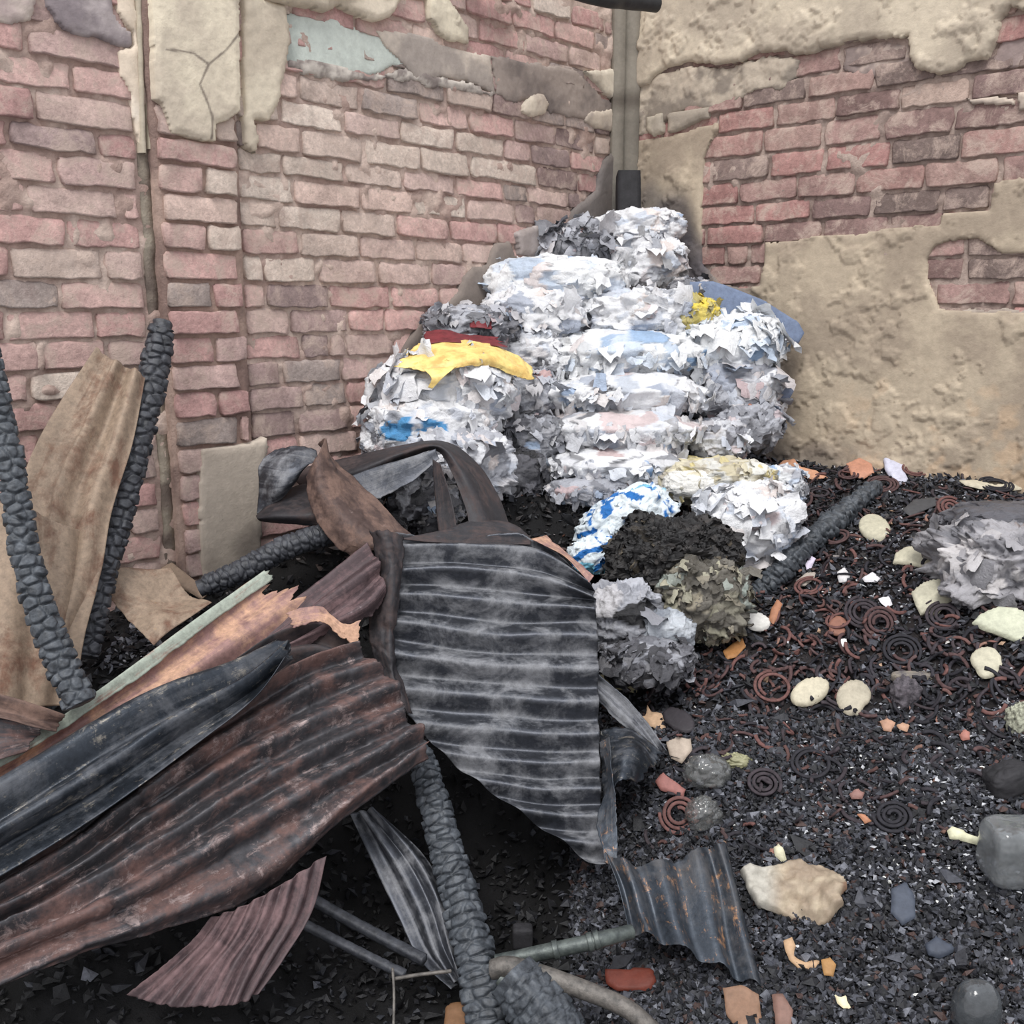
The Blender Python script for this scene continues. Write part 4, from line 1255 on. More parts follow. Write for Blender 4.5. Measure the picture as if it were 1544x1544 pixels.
# ------------------------------------------------------------------ plastic bundles
WHITE = [((240, 241, 244), 12), ((205, 212, 224), 4), ((172, 180, 196), 2.5), ((232, 222, 218), 2), ((150, 154, 164), 1.2), ((224, 206, 206), .8), ((120, 160, 206), .4), ((90, 90, 98), .5)]
WBLUE = [((242, 244, 246), 12), ((196, 212, 232), 4), ((150, 180, 214), 1.2), ((226, 214, 212), 1), ((110, 116, 128), 1)]
GREYF = [((186, 188, 196), 5), ((150, 152, 160), 4), ((212, 208, 208), 4), ((104, 104, 110), 3), ((60, 60, 66), 2), ((200, 168, 166), .6), ((150, 170, 196), .8)]
DARKF = [((96, 96, 102), 4), ((60, 60, 64), 5), ((34, 34, 36), 6), ((150, 150, 154), 2), ((180, 180, 184), .7)]
YELLF = [((224, 216, 190), 4), ((214, 196, 120), 2), ((190, 180, 150), 3), ((226, 226, 222), 5), ((120, 112, 96), 1.5), ((176, 168, 160), 2)]
BLUEW = [((232, 240, 244), 9), ((20, 96, 176), 3.2), ((96, 190, 226), 2.2), ((200, 224, 236), 3)]
BURNT = [((30, 29, 30), 9), ((46, 44, 44), 4), ((64, 60, 58), 2), ((110, 100, 84), .5)]
OLIVE = [((112, 108, 100), 4), ((160, 152, 134), 3), ((70, 66, 58), 4), ((200, 196, 172), 3), ((176, 186, 178), 1.5), ((60, 58, 54), 3)]


def pick(pal, n, rs):
    w = np.array([k for _, k in pal], float); w /= w.sum()
    i = rs.choice(len(pal), n, p=w)
    return np.array([C3(*pal[k][0]) for k in i]) * rs.uniform(0.85, 1.08, (n, 1))


def flap_mesh(cen, nrm, size, rs, cols, droop=0.5, nx=5, ny=6):
    """many crumpled film scraps as one vertex/face set"""
    k = len(cen)
    U, W = np.meshgrid(np.linspace(-.5, .5, nx), np.linspace(0, 1, ny))
    u = U.ravel(); w = W.ravel(); nn = len(u)
    a = np.cross(nrm, np.array([0, 0, 1.0]) + rs.normal(0, 0.45, (k, 3))); a /= np.linalg.norm(a, axis=1, keepdims=True)
    b = np.cross(nrm, a)
    out = nrm * rs.uniform(0.15, 0.6, (k, 1)) - b * np.sign(b[:, 2:3]) * rs.uniform(0.3, 1.2, (k, 1)) * np.where(rs.random((k, 1)) < 0.8, 1, -1)
    out[:, 2] -= rs.uniform(0, droop, k)
    out /= np.linalg.norm(out, axis=1, keepdims=True)
    n2 = np.cross(a, out)
    n2 *= np.sign((n2 * nrm).sum(1, keepdims=True))
    wid = size * rs.uniform(0.7, 1.7, k); ln = size * rs.uniform(0.5, 1.2, k)
    taper = 1 - 0.7 * w[None] ** 2 * rs.uniform(0, 1, (k, 1))
    V = cen[:, None] + a[:, None] * (u[None] * taper * wid[:, None])[..., None] + out[:, None] * (w[None] * ln[:, None])[..., None]
    bend = rs.uniform(-.55, .15, (k, 1)) * w[None] ** 2 + rs.uniform(-.5, .3, (k, 1)) * (u[None] ** 2) * 2
    pleat = 0.13 * np.sin(u[None] * rs.uniform(6, 18, (k, 1)) + rs.uniform(0, 6, (k, 1)) + w[None] * rs.uniform(-2, 2, (k, 1))) * (0.3 + w[None])
    bend = (bend + pleat + rs.normal(0, 0.035, (k, nn))) * size[:, None]
    V = V + n2[:, None] * bend[..., None]
    V = V + rs.normal(0, 1, (k, nn, 3)) * (size * 0.03)[:, None, None]
    Fq = grid_faces(nx, ny)
    Fa = (Fq[None] + (np.arange(k) * nn)[:, None, None]).reshape(-1, 4)
    cc = np.repeat(cols, nn, 0)
    return V.reshape(-1, 3), Fa, cc


def keep_off_walls(V, m=0.012):
    for fr in (FL, FR):
        d = (V - CORNER) @ fr[2]
        V = V + fr[2] * np.clip(m - d, 0, None)[:, None]
    return V


NB = [0]


def bundle(label, cx, cy, d, rx, ry, pal, name='plastic_bundle', cat='plastic bundle', rot=0.0, dr=0.8, amp=0.16, seeds=110, flaps=52, fs=0.34, sq=2.6, mat=None, droop=0.6, group=None, nu=150, nv=84, fcol=None, tier=False, rough=False, fine=1.0):
    NB[0] += 1
    rs = np.random.default_rng(500 + NB[0])
    c = P(cx, cy, d)
    RX = rx * d / F; RZ = ry * d / F; RY = min(RX, max(RZ, RX * dr)) * dr
    th = np.linspace(0, 2 * math.pi, nu, endpoint=False); ph = np.linspace(-math.pi / 2, math.pi / 2, nv)
    TH, PH = np.meshgrid(th, ph)
    ct, st, cph, sph = np.cos(TH).ravel(), np.sin(TH).ravel(), np.cos(PH).ravel(), np.sin(PH).ravel()
    e = 2 / sq
    X = np.sign(ct) * np.abs(ct) ** e * cph ** e; Y = np.sign(st) * np.abs(st) ** e * cph ** e; Z = np.sign(sph) * np.abs(sph) ** e
    U0 = np.column_stack([X, Y, Z])
    dirn = U0 / (np.linalg.norm(U0, axis=1, keepdims=True) + 1e-9)
    sd = rs.normal(0, 1, (seeds, 3)); sd /= np.linalg.norm(sd, axis=1, keepdims=True); sd *= rs.uniform(0.85, 1.1, (seeds, 1))
    w1 = dirn + 0.16 * np.column_stack([fbm(dirn, 3, NB[0] * 9 + k, 4) for k in range(3)])
    asp = np.array([RX, RY, RZ]) / max(RX, RZ)
    d2 = (((w1[:, None] - sd[None]) * asp) ** 2).sum(-1)
    i = d2.argmin(1)
    gr = rs.normal(0, 1, (seeds, 3)); off = rs.uniform(-1, 1, seeds)
    q = dirn * asp
    ridge = lambda f_, o_, sd_: 1 - np.minimum(1, np.abs(fbm(q, f_, sd_, o_, 0.55)) * 3.2)
    disp = amp * (0.55 * np.clip(((w1 - sd[i]) * gr[i]).sum(1) * 1.6, -1, 1) + 0.25 * off[i] + 0.65 * ridge(2.6, 2, NB[0] * 7) ** 1.5 + 0.5 * fine * ridge(6.5, 3, NB[0] * 11) + 0.5 * fbm(dirn, 1.6, NB[0], 2) - 0.3)
    if tier:
        pl = np.column_stack([np.cos(TH).ravel() * 5.0, np.sin(TH).ravel() * 5.0, sph * 1.0])
        pf = 1 - np.minimum(1, np.abs(fbm(pl, 1.0, NB[0] * 13, 3, 0.5)) * 3.0)
        disp = disp * 0.6 + 0.13 * (pf - 0.4) * sstep(0.55, 0.15, sph)
        rimz = 0.18 + 0.10 * fbm(pl * [1, 1, 0], 0.8, NB[0] * 3, 3)
        disp = disp - 0.20 * sstep(rimz, rimz - 0.9, sph) + 0.07 * np.exp(-((sph - rimz) / 0.16) ** 2)
    L = np.column_stack([X * RX, Y * RY, Z * RZ]) * (1 + disp)[:, None]
    cr_, sr_ = math.cos(rot), math.sin(rot)
    Rm = np.array([[cr_, 0, -sr_], [0, 1, 0], [sr_, 0, cr_]])
    V = keep_off_walls(c + L @ Rm.T)
    tint = pick(pal, seeds, rs)
    main_c = C3(*pal[0][0])
    blend = rs.random((seeds, 1)) ** 0.7
    cols = (tint * blend + main_c * (1 - blend))[i]
    col = cols * 1.0
    if fcol is not None:
        col = fcol(V, col, rs)
    root = empty(name, [float(k) for k in (c - [0, 0, RZ])], label, cat, group)
    me = make_mesh('film_core', V - np.array(root.location), grid_faces(nu, nv, True), mat or M_FILM, col, smooth=not rough)
    obj('film_core', me, root)
    if flaps:
        ii = rs.integers(0, len(V), flaps * 5)
        nr = dirn[ii] @ Rm.T
        front = (nr[:, 1] < 0.35) & (np.abs(dirn[ii][:, 2]) < 0.93)
        if tier: front &= (sph[ii] > -0.25) & (sph[ii] < 0.4)
        ii = ii[front][:flaps]; nr = nr[front][:flaps]
        cen = V[ii]
        size = np.full(len(ii), fs) * min(RX, RZ * 1.4) * rs.uniform(0.5, 1.4, len(ii))
        cf = pick(pal, len(ii), rs) * 0.6 + main_c * 0.4
        if fcol is not None:
            cf = fcol(cen, cf, rs)
        Vf, Ff, Cf = flap_mesh(cen - nr * 0.004, nr, size, rs, cf, droop)
        Vf = keep_off_walls(Vf)
        me = make_mesh('film_scraps', Vf - np.array(root.location), Ff, mat or M_FILM, Cf, smooth=not rough)
        obj('film_scraps', me, root, 'stuff')
    return root


GB = 'plastic bundles heaped in the wall corner'
B = bundle
B('topmost white plastic bundle of the heap, below the wall corner', 962, 344, 3.92, 66, 27, WHITE, group=GB)
B('white and grey crumpled bundle just under the topmost one', 976, 396, 3.88, 58, 40, WHITE + [((70, 70, 76), 4)], group=GB)
B('broad bright white bundle high on the left shoulder of the heap', 838, 424, 3.72, 106, 36, WBLUE, amp=0.10, group=GB)
B('rounded bright white bundle under the broad one on the left shoulder', 806, 476, 3.62, 74, 40, WHITE, group=GB)
B('white folded bundle at the centre of the heap above the ruffled tiers', 962, 474, 3.66, 80, 38, WHITE, amp=0.20, fs=0.45, group=GB)
B('grey bundle between the left shoulder and the ruffled tiers', 868, 500, 3.68, 50, 40, GREYF, group=GB)
for k, (x, y, d, rx, ry, pal, lab) in enumerate([
        (942, 540, 3.62, 114, 42, WBLUE, 'first and brightest of the ruffled white plastic tiers, counted from above'),
        (946, 598, 3.55, 112, 38, WHITE, 'second ruffled white plastic tier from above in the middle of the heap'),
        (936, 652, 3.48, 108, 36, WHITE + GREYF, 'third ruffled plastic tier from above in the middle of the heap'),
        (928, 704, 3.42, 100, 32, WHITE + GREYF, 'fourth ruffled plastic tier from above, right over the blue and white bag'),
        (886, 742, 3.34, 60, 26, GREYF, 'lowest small ruffled grey plastic tier beside the blue and white bag')]):
    B(lab, x, y, d, rx, ry, pal, name='plastic_tier', cat='plastic bundle', amp=0.13, flaps=150, fs=0.34, droop=1.4, seeds=120, sq=2.7, group=GB, tier=True)
B('white and pale blue bundle bulging on the right side of the heap', 1098, 528, 3.64, 74, 52, WBLUE, flaps=160, group=GB)
B('grey-white hanging bundle under the right-hand bulge', 1108, 590, 3.60, 66, 42, GREYF + WHITE, flaps=120, fs=0.45, droop=1.2, group=GB)
B('grey bundle with an orange patch at the right edge of the heap', 1132, 640, 3.54, 48, 36, GREYF + [((214, 120, 60), 1.2)], group=GB)
B('small pale bundle low on the right of the ruffled tiers', 1082, 664, 3.50, 44, 32, GREYF + WHITE, group=GB)
B('yellow and olive film wad on top of the right-hand bulge', 1046, 478, 3.62, 36, 28, [((238, 214, 90), 4), ((170, 168, 140), 5), ((130, 128, 112), 4)], group=GB)
B('dull film wad in the notch right of the topmost bundles', 1040, 446, 3.74, 36, 26, DARKF + GREYF, group=GB)


def left_col(V, c, rs):
    x, y, _ = proj(V)
    e = ((x - 625) / 52) ** 2 + ((y - 648) / 20) ** 2 + 0.4 * fbm(V, 20, 3, 3)
    w = (e < 1)[:, None]
    w2 = ((fbm(V, 30, 5, 3) > -0.1)[:, None]) & w
    return np.where(w2, C3(84, 152, 204), c)


B('large rounded white bundle on the left of the heap with the yellow sheet on it', 668, 590, 3.30, 104, 58, WHITE, flaps=120, amp=0.15, seeds=130, group=GB)
B('white bundle with pale blue print under the large left-hand bundle', 650, 640, 3.24, 92, 40, WHITE, amp=0.14, fcol=left_col, group=GB)
B('grey-white bundle half hidden behind the dark hood-like sheet', 690, 700, 3.16, 84, 52, GREYF + WHITE, group=GB)
B('small grey bundle against the left wall plaster', 592, 664, 3.22, 44, 34, GREYF + WHITE, group=GB)
B('grey loosely packed film between the left bundle and the tiers, upper', 796, 596, 3.52, 50, 38, GREYF, group=GB)
B('grey loosely packed film between the left bundle and the tiers, lower', 800, 662, 3.42, 52, 36, GREYF + DARKF, group=GB)
B('dark film wad below the loosely packed grey film', 770, 720, 3.34, 54, 40, DARKF, group=GB)
B('white bundle with grey smears under the left shoulder', 795, 530, 3.56, 60, 36, WHITE + GREYF, group=GB)
B('dark grey film scraps heaped behind the yellow sheet', 715, 492, 3.52, 72, 28, GREYF + DARKF + [((150, 40, 50), 1)], flaps=260, fs=0.4, amp=0.2, group=GB)
B('sooty film scraps against the wall left of the topmost bundle', 862, 370, 3.88, 54, 30, GREYF + DARKF, flaps=200, fs=0.5, group=GB)
B('small sooty film wad under the smooth grey wall plaster', 905, 372, 3.9, 40, 24, DARKF, flaps=90, group=GB)


def bag_col(V, c, rs):
    x, y, _ = proj(V)
    a = fbm(V, 16, 8, 3, 0.5)
    r = np.hypot((x - 950), (y - 775) * 1.1)
    ring = (np.abs(((r + 22 * a) % 24) - 12) < 4.0) & (r < 66) & (fbm(V, 22, 31, 3) > -0.12)
    stripe = (np.abs(((x * 0.5 + y + 14 * a) % 30) - 15) < 5.0) & (y > 800)
    c = np.tile(C3(228, 238, 244), (len(V), 1)) * (1 + 0.06 * fbm(V, 30, 2, 3))[:, None]
    c = np.where((ring | stripe)[:, None], C3(30, 112, 188), c)
    c = np.where(((fbm(V, 11, 12, 3) > 0.25))[:, None], C3(130, 200, 226), c)
    return c


B('bright blue and white printed plastic bag at the foot of the heap', 944, 790, 3.16, 72, 44, BLUEW, name='printed_bag', cat='plastic bag', rot=0.55, flaps=26, fs=0.30, amp=0.13, seeds=60, fcol=bag_col)
B('lower fold of the printed bag, white with blue stripes', 902, 836, 3.06, 42, 26, BLUEW, name='printed_bag', cat='plastic bag', rot=0.1, flaps=14, fs=0.4, amp=0.14, seeds=40, fcol=bag_col)
B('white bundle with yellow film on its top at the foot of the heap', 1076, 722, 3.34, 84, 30, YELLF, flaps=110, group=GB)
B('very bright small white bag in front of the yellow film', 1042, 728, 3.26, 40, 20, [((240, 238, 232), 9), ((214, 206, 180), 2)], flaps=14, amp=0.08, seeds=40)
B('large white and grey bundle right of the black burnt mound', 1124, 786, 3.20, 76, 56, WHITE, flaps=130, group=GB)
B('torn grey-blue film draped beside the coil heap', 1168, 738, 3.34, 44, 36, GREYF + WBLUE, group=GB)
B('black burnt mound of melted plastic in front of the white bundles', 1012, 846, 3.02, 92, 60, BURNT, name='burnt_mound', cat='burnt mound', flaps=1500, fs=0.10, amp=0.24, seeds=400, mat=M_RUBBLE, rough=True)
B('olive and cream half-melted film mass under the burnt mound', 1060, 906, 2.90, 66, 58, OLIVE, name='melted_mass', cat='melted plastic', flaps=240, fs=0.22, amp=0.24, seeds=70)
B('grey film bundle between the central sheet and the melted mass', 935, 930, 2.84, 58, 50, GREYF[:4] + DARKF, flaps=14, fs=0.6, amp=0.26, seeds=26, fine=0.6)
B('pale grey folded film lump at the centre of the lower foot', 1002, 950, 2.80, 40, 30, [((178, 184, 192), 6), ((140, 146, 156), 4), ((214, 218, 222), 3)], flaps=5, fs=0.5, amp=0.24, seeds=16, fine=0.2)
B('dark scorched film below the pale grey lump', 975, 992, 2.76, 66, 30, DARKF + GREYF[:2], flaps=150, fs=0.5)
B('dark grey crumpled film behind the hood-like sheet', 640, 750, 3.02, 60, 44, DARKF + GREYF, flaps=90)
B('silvery crumpled sheet bundle at the right edge on the coil heap', 1530, 850, 2.78, 104, 52, [((168, 166, 170), 5), ((120, 120, 126), 4), ((206, 202, 202), 3), ((140, 120, 110), 1)], name='foil_bundle', cat='foil bundle', flaps=60, fs=0.35, amp=0.24, seeds=120, fine=1.6, sq=3.5)
B('dark grey flattened film layer above the silvery bundle', 1520, 786, 2.92, 96, 26, [((96, 96, 102), 5), ((70, 70, 76), 4), ((120, 120, 126), 2)], name='foil_bundle', cat='foil bundle', flaps=20, fs=0.4, amp=0.10, seeds=40)

# yellow and red sheets over the left bundle
M_YEL = mat_plain('yellow_film', srgb(252, 226, 142), 0.45, 0.5, 0.2, 22, 0.3, srgb(214, 176, 104))
M_RED = mat_plain('dark_red_film', srgb(128, 52, 58), 0.5, 0.4, 0.3, 30, 0.3)
sheet('yellow_film_sheet', 'yellow plastic sheet draped over the left-hand white bundle', [
    [(628, 520, 3.30), (680, 514, 3.28), (740, 520, 3.28), (778, 536, 3.32), (806, 556, 3.36)],
    [(604, 540, 3.16), (660, 540, 3.14), (730, 536, 3.16), (770, 552, 3.22), (806, 566, 3.30)],
    [(590, 554, 3.12), (645, 566, 3.10), (690, 556, 3.12), (740, 556, 3.18), (800, 584, 3.26)]], 0, 0, M_YEL, 70, 40, (0.05, 0.05, 0.05, 0.22), 0.008, 401, cat='plastic sheet', crumple=0.004, thick=0.001)
sheet('yellow_film_sheet', 'torn yellow tongue hanging from the middle of the yellow sheet', [
    [(636, 556, 3.10), (650, 570, 3.08), (645, 584, 3.09)], [(690, 552, 3.11), (672, 566, 3.08), (652, 586, 3.09)]], 0, 0, M_YEL, 24, 16, (0, 0, 0.05, 0.05), 0.003, 402, cat='plastic sheet', crumple=0.002, thick=0.001)
sheet('red_film_sheet', 'dark red plastic strip behind the yellow sheet', [
    [(640, 500, 3.34), (670, 498, 3.34), (700, 504, 3.34), (760, 510, 3.34)],
    [(632, 520, 3.26), (670, 516, 3.26), (700, 518, 3.26), (770, 526, 3.27)]], 0, 0, M_RED, 50, 16, (0.05, 0.1, 0.1, 0), 0.005, 403, cat='plastic sheet', crumple=0.003, thick=0.001)
sheet('red_film_sheet', 'crumpled crimson film scrap left of the bright shoulder bundle', [
    [(706, 484, 3.42), (722, 478, 3.42), (742, 484, 3.42)], [(708, 494, 3.40), (724, 496, 3.38), (744, 498, 3.40)]], 0, 0, M_RED, 20, 12, (0.1, 0.1, 0.1, 0.1), 0.004, 404, cat='plastic sheet', crumple=0.005, thick=0.001)

# ------------------------------------------------------------------ loose debris
def chunk_set(n, region, smin, smax, pal, seed, flat=0.6, keep=None, lift=0.35, dz=0.0):
    """many convex-ish chunks in one mesh; region: world box"""
    rs = np.random.default_rng(seed)
    x = rs.uniform(region[0], region[1], n); y = rs.uniform(region[2], region[3], n)
    z = Hs(x, y)
    W = np.column_stack([x, y, z])
    px, py, dd = proj(W)
    ok = inside(x, y, 0.01) & (px > -120) & (px < 1670) & (py < 1680)
    if keep is not None:
        ok &= keep(px, py, W, rs)
    W = W[ok]; k = len(W)
    W[:, 2] += dz
    s = smin + (smax - smin) * rs.random(k) ** 2.0
    base = np.array([[1, 0, 0], [-1, 0, 0], [0, 1, 0], [0, -1, 0], [0, 0, 1], [0, 0, -1], [.62, .62, .55], [-.62, .6, -.5]], float)
    # octahedron-like with perturbed vertices
    base = np.array([[1, .2, .1], [-.9, .1, -.1], [.1, 1, .1], [-.1, -1, 0], [.1, 0, .9], [0, .1, -.9]], float)
    nn = len(base)
    T = base[None] * (1 + rs.uniform(-.35, .35, (k, nn, 3))) + rs.normal(0, .12, (k, nn, 3))
    T = T * (s / 2)[:, None, None] * np.stack([rs.uniform(.7, 1.6, k), rs.uniform(.6, 1.1, k), rs.uniform(flat * .4, flat * 1.2, k)], 1)[:, None]
    ax = rs.normal(0, 1, (k, 3)); ax[:, 2] *= 2.0; ax /= np.linalg.norm(ax, axis=1, keepdims=True)
    an = rs.uniform(0, 2 * math.pi, k)
    ca, sa = np.cos(an)[:, None, None], np.sin(an)[:, None, None]
    axb = ax[:, None]
    T = T * ca + np.cross(np.broadcast_to(axb, T.shape), T) * sa + axb * (T * axb).sum(-1, keepdims=True) * (1 - ca)
    V = T + W[:, None] + np.array([0, 0, 1.0]) * (s * lift)[:, None, None]
    Fo = np.array([[0, 2, 4], [2, 1, 4], [1, 3, 4], [3, 0, 4], [2, 0, 5], [1, 2, 5], [3, 1, 5], [0, 3, 5]])
    Fa = (Fo[None] + (np.arange(k) * nn)[:, None, None]).reshape(-1, 3)
    cc = np.repeat(pick(pal, k, rs), nn, 0)
    return V.reshape(-1, 3), Fa, cc


BOX = (-1.7, 2.1, 1.35, 4.3)
CH = [((28, 29, 33), 7), ((46, 47, 53), 6), ((70, 72, 80), 4), ((104, 106, 114), 1.8), ((70, 52, 48), 1.0)]


def right_zone(px, py, W, rs):
    return py > 600


CHD = [((14, 14, 16), 8), ((24, 24, 28), 5), ((40, 42, 48), 2)]  # blacker charcoal, with the hollow's shade put into its colour
Va, Fa_, ca_ = chunk_set(90000, BOX, 0.008, 0.028, CH, 601, keep=lambda px, py, W, rs: (py > 600) & (px > 900 - 60 * rs.random(len(px))), lift=0.5)
Vb, Fb_, cb_ = chunk_set(30000, BOX, 0.010, 0.034, CHD, 605, keep=lambda px, py, W, rs: (py > 600) & (px < 880), lift=0.5)
Vc, Fc_, cc_ = chunk_set(160000, (-0.4, 2.0, 1.35, 2.9), 0.006, 0.020, CH, 607, keep=lambda px, py, W, rs: (py > 1080) & (px > 860), lift=0.5, dz=0.004, flat=1.0)
V, Fc, cc = np.vstack([Va, Vb, Vc]), np.vstack([Fa_, Fb_ + len(Va), Fc_ + len(Va) + len(Vb)]), np.vstack([ca_, cb_, cc_])
obj('charcoal_rubble', make_mesh('charcoal_rubble', V, Fc, M_RUBBLE, cc, smooth=False), None, 'stuff', 'black charcoal and ash rubble covering the heap and the floor', 'rubble')
V, Fc, cc = chunk_set(5200, BOX, 0.022, 0.048, CH, 602, keep=lambda px, py, W, rs: (px > 850) & (py > 1120) | (rs.random(len(px)) < .12), flat=0.5)
obj('charcoal_lumps', make_mesh('charcoal_lumps', V, Fc, M_RUBBLE, cc, smooth=False), None, 'stuff', 'larger broken charcoal lumps on the lower right slope', 'charcoal')


def ash_zone(px, py, W, rs):
    a = fbm(W[:, :2], 5, 33, 4)
    pr = 0.06 + 1.0 * sstep(-0.12, 0.2, a) * sstep(1080, 1300, px) * sstep(1000, 1200, py)
    pr += 0.9 * np.exp(-(((px - 1535) / 30) ** 2 + ((py - 1085) / 40) ** 2)) + 0.5 * np.exp(-(((px - 1350) / 80) ** 2 + ((py - 880) / 60) ** 2))
    return (rs.random(len(px)) < pr) & (px > 900)


V, Fc, cc = chunk_set(90000, BOX, 0.004, 0.013, [((150, 152, 158), 5), ((190, 192, 196), 3), ((112, 114, 122), 5), ((224, 224, 220), .7)], 603, keep=ash_zone, lift=0.9, dz=0.007)
obj('ash_flakes', make_mesh('ash_flakes', V, Fc, M_SCRAP, cc, smooth=False), None, 'stuff', 'pale grey ash flakes sprinkled over the lower right rubble', 'ash')
# loose film scraps and brownish bits around the heap
def zone_up(px, py, W, rs):
    return (px > 700) & (px < 1250) & (py < 1000) & (py > 640) | ((px > 1150) & (py < 1000) & (rs.random(len(px)) < .35)) | ((px < 560) & (px > 280) & (py > 780) & (py < 960))


V, Fc, cc = chunk_set(9000, BOX, 0.010, 0.034, [((60, 56, 56), 5), ((92, 80, 76), 3), ((130, 124, 122), 2), ((36, 34, 34), 6), ((120, 84, 70), 1)], 604, keep=zone_up, flat=0.4)
obj('burnt_scraps', make_mesh('burnt_scraps', V, Fc, M_RUBBLE, cc, smooth=False), None, 'stuff', 'small burnt scraps strewn around the foot of the plastic heap', 'debris')

V, Fc, cc = chunk_set(5000, BOX, 0.010, 0.026, [((150, 110, 96), 3), ((176, 146, 122), 2), ((120, 84, 78), 4), ((200, 196, 192), 1.6), ((96, 72, 68), 4)], 606,
                      keep=lambda px, py, W, rs: (px > 960) & (py > 690) & (rs.random(len(px)) < 0.10 + 0.5 * np.exp(-(((px - 1220) / 160) ** 2 + ((py - 960) / 170) ** 2))), lift=0.9, flat=0.5)
obj('coloured_chips', make_mesh('coloured_chips', V, Fc, M_SCRAP, cc, smooth=False), None, 'stuff', 'small tan, brown and white chips strewn over the coil heap', 'chips')

# --- burnt spiral coils
def coil_verts(r0, turns, pitch, wdt, hgt, a0=0.0, n=None, rs=None, wob=0.0):
    n = n or max(6, int(turns * 26))
    t = np.linspace(0, turns * 2 * math.pi, n)
    r = r0 - pitch * t / (2 * math.pi)
    c = np.column_stack([r * np.cos(t + a0), r * np.sin(t + a0), np.zeros(n)])
    if rs is not None:
        c[:, 2] = wob * np.sin(t * rs.uniform(.3, 1.2) + rs.uniform(0, 6))
    T = np.gradient(c, axis=0); T /= np.linalg.norm(T, axis=1, keepdims=True) + 1e-9
    S = np.cross(T, [0, 0, 1.0])
    prof = np.array([[-.5, -.3], [-.5, .3], [-.25, .5], [.25, .5], [.5, .3], [.5, -.3]])
    V = c[:, None] + S[:, None] * (prof[:, 0] * wdt)[None, :, None] + np.array([0, 0, 1.0]) * (prof[:, 1] * hgt)[None, :, None]
    V = V.reshape(-1, 3)
    Fq = grid_faces(6, n, True)
    caps = np.array([[0, 1, 2, 3], [0, 3, 4, 5]])
    caps2 = caps + (n - 1) * 6
    V = V - [c[:, 0].mean(), c[:, 1].mean(), 0]
    return V, np.vstack([Fq, caps[:, ::-1], caps2])


COILC = [((104, 76, 72), 4), ((86, 68, 68), 5), ((68, 60, 64), 6), ((54, 51, 57), 7), ((140, 108, 96), 1.2), ((44, 43, 49), 8)]
rsC = np.random.default_rng(700)


def rot_to(n, spin):
    z = Vector([float(k) for k in n]).normalized()
    q = Vector((0, 0, 1)).rotation_difference(z)
    return q.to_matrix() @ Matrix.Rotation(spin, 3, 'Z')


# fragments that can be picked apart: things of their own, sharing twelve meshes
COLS3 = [srgb(116, 82, 78), srgb(92, 70, 70), srgb(66, 59, 64), srgb(48, 47, 53)]
coil_mats = []
for k, c_ in enumerate(COLS3):
    coil_mats.append(mat_plain(['red_brown_coil', 'brown_coil', 'dark_coil', 'black_coil'][k], c_, 0.75, 0.3, 0.3, 90, 0.3))
variants = []
for k in range(12):
    r0 = rsC.uniform(0.020, 0.056); tr = rsC.uniform(0.14, 0.6)
    V, Fq = coil_verts(r0, tr, 0.006, 0.0095, 0.007, rs=rsC, wob=0.006)
    variants.append((V, Fq))
vm = {}
for k, (V, Fq) in enumerate(variants):
    for j in range(4):
        vm[k, j] = make_mesh('coil_fragment', V, Fq, coil_mats[j])
cnt = 0
placed = []
FRL = {0: ('red-brown', 'red-brown coil fragments'), 1: ('dull brown', 'dull brown coil fragments'), 2: ('dark plum-grey', 'dark coil fragments'), 3: ('black charred', 'black coil fragments')}
MARKS = [(1319, 797, 'the highest cream disc'), (1378, 845, 'the cream half disc'), (1408, 903, 'the broken cream plate'), (1500, 945, 'the pale cream dish'), (1486, 1000, 'the nibbled cream disc'), (1221, 1044, 'the tilted cream disc'),
         (1288, 1053, 'the round dull disc'), (1142, 939, 'the white crushed cup'), (1066, 1164, 'the knotted clear bag'), (1240, 800, 'the thick charred pole'), (1345, 710, 'the pale lilac box'), (1430, 770, 'the silvery bundle'),
         (1200, 710, 'the long peach-tan scrap'), (1264, 944, 'the round terracotta chip'), (1366, 1046, 'the crusted grey clod'), (1024, 1086, 'the dark grey oval disc'), (1455, 1110, 'the pink chip on the slope'),
         (1310, 870, 'the white torn scraps'), (1340, 1095, 'the two tan chips'), (1520, 1176, 'the sooty tin'), (1340, 1238, 'the lower black coil'), (1160, 1180, 'the dark plum coil')]
while cnt < 290:
    x = rsC.uniform(1000, 1560); y = rsC.uniform(700, 1290)
    if y > 1050 and rsC.random() < (y - 1050) / 260: continue
    if y < 690 + max(0, (x - 1200)) * .12: continue
    if x < 1150 and y < 960: continue
    w, d_ = on_ground(x, y, 0.012)
    if not inside([w[0]], [w[1]], 0.03)[0]: continue
    red = math.exp(-((x - 1230) / 170) ** 2) * math.exp(-((y - 930) / 150) ** 2) + (0.5 if y < 800 else 0) + (0.35 if 950 < y < 1100 and x < 1180 else 0)
    j = int(rsC.choice(4, p=np.array([red + .05, red * .8 + .15, .5, .55]) / (red * 1.8 + 1.25)))
    o = obj('coil_fragment', vm[int(rsC.integers(0, 12)), j], None, None, FRL[j][0] + ' broken arc of a burnt spiral coil near ' + min(MARKS, key=lambda q_: (q_[0] - x) ** 2 + (q_[1] - y) ** 2)[2], 'coil fragment', FRL[j][1])
    n = gnormal(w[0], w[1]) + rsC.normal(0, 0.55, 3) * [1, 1, 0]
    o.matrix_world = Matrix.Translation([float(w[0]), float(w[1]), float(w[2]) + 0.008]) @ rot_to(n, rsC.uniform(0, 6.28)).to_4x4()
    cnt += 1
